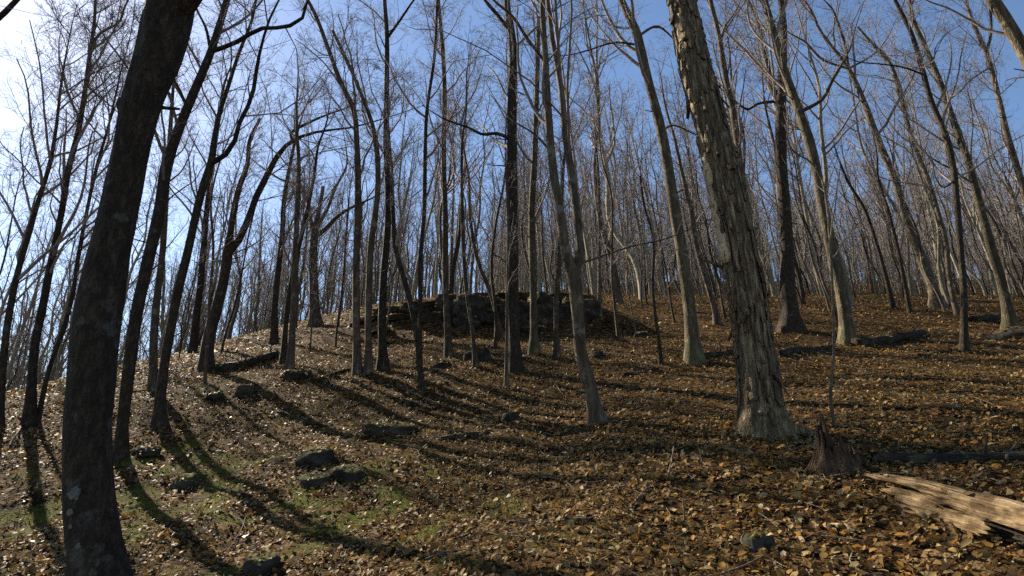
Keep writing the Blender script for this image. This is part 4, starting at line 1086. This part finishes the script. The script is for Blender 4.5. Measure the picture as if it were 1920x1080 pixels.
ANCH = [(-400, 'left edge'), (180, 'thick leaning trunk'), (385, 'wide V tree'), (690, 'three close trunks'), (966, 'stout centre tree'), (1122, 'twin-stemmed tree'),
        (1434, 'shaggy trunk'), (1589, 'mossy-footed tree'), (1809, 'dark curved trunk'), (2300, 'right edge')]
ORD = ['first', 'second', 'third', 'fourth', 'fifth', 'sixth', 'seventh', 'eighth', 'ninth', 'tenth', 'eleventh', 'twelfth', 'thirteenth', 'fourteenth', 'fifteenth', 'sixteenth',
       'seventeenth', 'eighteenth', 'nineteenth', 'twentieth'] + ['twenty-' + s for s in ('first', 'second', 'third', 'fourth', 'fifth', 'sixth', 'seventh', 'eighth', 'ninth')]
def place_wood():
    rg = np.random.default_rng(91)
    spots = []
    def ok(x, y, gap):
        for (a, b, *_r) in HERO_BASES:
            if (a - x) ** 2 + (b - y) ** 2 < (gap * .9) ** 2: return False
        return all((a - x) ** 2 + (b - y) ** 2 > gap * gap for (a, b, *_r) in spots)
    def fill(count, kind, y0, y1, x_lo, x_hi, gap):
        c = 0; tries = 0
        while c < count and tries < 6000:
            tries += 1
            y = y0 + (y1 - y0) * rg.random() ** .8
            tx = rg.uniform(x_lo, x_hi); x = tx * y
            if not ok(x, y, gap): continue
            spots.append((x, y, kind)); c += 1
    fill(5, 'tree', 12, 26, -1.02, -.5, 1.6)
    fill(26, 'tree', 26, 50, -1.02, -.42, 1.0)
    fill(22, 'tree', 34, 60, -1.0, -.40, 1.0)       # beyond the crest at the left
    fill(4, 'tree', 19, 28, -.40, -.1, 1.2)
    fill(42, 'tree', 28, 55, -.42, .22, 1.1)         # behind the ledge
    fill(66, 'tree', 21, 55, .12, 1.0, 1.2)         # up the slope at the right
    fill(16, 'sapling', 13, 24, -.40, .20, .6)
    fill(38, 'sapling', 14, 32, .15, .95, .7)
    fill(10, 'sapling', 10, 20, -.98, -.5, .7)
    look = {'bark_grey': 'grey', 'bark_dark': 'dark', 'bark_pale': 'pale', 'bark_ash': 'pale'}
    recs = []
    for (x, y, kind) in spots:
        z = float(ground_z(x, y)); px = float(to_px(np.array([x, y, z]))[0])
        src = SAPS[rg.integers(len(SAPS))] if kind == 'sapling' else PROTOS[rg.integers(len(PROTOS))]
        recs.append((px, x, y, z, kind, src))
    recs.sort(key=lambda q: q[0])
    cnt = {}
    for px, x, y, z, kind, src in recs:
        i = max(j for j in range(len(ANCH) - 1) if ANCH[j][0] <= px) if px > ANCH[0][0] else 0
        lk = look[src[0]]
        key = (i, lk, kind); k = cnt.get(key, 0); cnt[key] = k + 1
        word = 'thin bare sapling' if kind == 'sapling' else 'bare background tree'
        lab = f'{lk} {word}, {ORD[k]} from left between {ANCH[i][1]} and {ANCH[i + 1][1]}'
        t = thing('sapling' if kind == 'sapling' else 'tree', lab, 'sapling' if kind == 'sapling' else 'tree', (x, y, z), 'saplings in the wood' if kind == 'sapling' else 'bare trees in the wood behind')
        s = rg.uniform(.75, 1.25) * (.82 if x < -3 else 1.12)
        t.scale = (s * rg.uniform(.85, 1.2),) * 2 + (s,)
        lean = -.07 - .05 * np.clip(px / 1920 - .5, 0, .6) if px > 1000 else (.04 if px < 500 else 0)
        t.rotation_euler = (rg.normal() * .03, lean + rg.normal() * .045, 0)
        spin = rg.uniform(0, 6.283)
        for nm, me in (('trunk', src[1]), ('crown', src[2])):
            o = bpy.data.objects.new(nm, me); COL.objects.link(o); o.parent = t; o.rotation_euler = (0, 0, spin)
place_wood()

# ------------------------------------------------------------------ the far wood, one mass
def far_wood():
    src = bpy.data.collections.new('far_tree_shapes')
    for k in range(6):
        t, c = proto_tree(80 + k, 14 + k, .24 + .02 * k, 18, .07, .85, .012, 'bark_grey', levels=2)
        V, Fq = join([(t[0], t[1]), (c[0], c[1])])
        mi = np.concatenate([np.zeros(len(t[1])), np.ones(len(c[1]))])
        o = bpy.data.objects.new('far_tree_shape', mesh_from('far_tree_shape', V, [Fq], [('bark_ash', 'bark_ash', 'bark_grey')[k % 3], 'twig_bark'], mi))
        src.objects.link(o)
    rg = np.random.default_rng(17)
    def wedge(n, y0, y1, a, b, p=.7):
        y = y0 + (y1 - y0) * rg.random(n) ** p; x = y * rg.uniform(a, b, n); return x, y
    xs, ys = zip(wedge(540, 52, 140, -.05, 1.12), wedge(170, 52, 130, -.45, .05), wedge(230, 46, 110, -1.2, -.42), wedge(620, 44, 120, -.1, 1.1, .9))
    x = np.concatenate(xs); y = np.concatenate(ys); n = len(x)
    brush = np.arange(n) >= n - 620        # young growth under the tall trees
    V = np.stack([x, y, ground_z(x, y)], -1)
    me = bpy.data.meshes.new('far_wood'); me.vertices.add(n); me.vertices.foreach_set('co', V.astype(np.float32).ravel())
    me.attributes.new('spin', 'FLOAT_VECTOR', 'POINT').data.foreach_set('vector', np.stack([rg.normal(size=n) * .04, rg.normal(size=n) * .05 - .05 * (x > 0), rg.uniform(0, 6.28, n)], -1).astype(np.float32).ravel())
    me.attributes.new('size', 'FLOAT', 'POINT').data.foreach_set('value', (rg.uniform(.75, 1.2, n) * np.where(brush, .32, 1)).astype(np.float32))
    me.attributes.new('pick', 'INT', 'POINT').data.foreach_set('value', rg.integers(0, 6, n).astype(np.int32))
    o = link('far_wood', me, None, kind='stuff', label='dense far wood of bare trees high on the slope', category='wood')
    ng = bpy.data.node_groups.new('far_wood', 'GeometryNodeTree')
    ng.interface.new_socket('Geometry', in_out='INPUT', socket_type='NodeSocketGeometry')
    ng.interface.new_socket('Geometry', in_out='OUTPUT', socket_type='NodeSocketGeometry')
    gi = ng.nodes.new('NodeGroupInput'); go = ng.nodes.new('NodeGroupOutput')
    ip = ng.nodes.new('GeometryNodeInstanceOnPoints'); ci = ng.nodes.new('GeometryNodeCollectionInfo')
    ci.inputs['Collection'].default_value = src; ci.inputs['Separate Children'].default_value = True; ci.inputs['Reset Children'].default_value = True
    def attr(nm, dt):
        a = ng.nodes.new('GeometryNodeInputNamedAttribute'); a.data_type = dt; a.inputs['Name'].default_value = nm; return a.outputs['Attribute']
    e = ng.nodes.new('FunctionNodeEulerToRotation')
    ng.links.new(attr('spin', 'FLOAT_VECTOR'), e.inputs[0])
    ng.links.new(gi.outputs[0], ip.inputs['Points']); ng.links.new(ci.outputs[0], ip.inputs['Instance'])
    ip.inputs['Pick Instance'].default_value = True
    ng.links.new(attr('pick', 'INT'), ip.inputs['Instance Index']); ng.links.new(e.outputs[0], ip.inputs['Rotation']); ng.links.new(attr('size', 'FLOAT'), ip.inputs['Scale'])
    ng.links.new(ip.outputs[0], go.inputs[0])
    md = o.modifiers.new('wood', 'NODES'); md.node_group = ng
far_wood()
scatter_leaves()
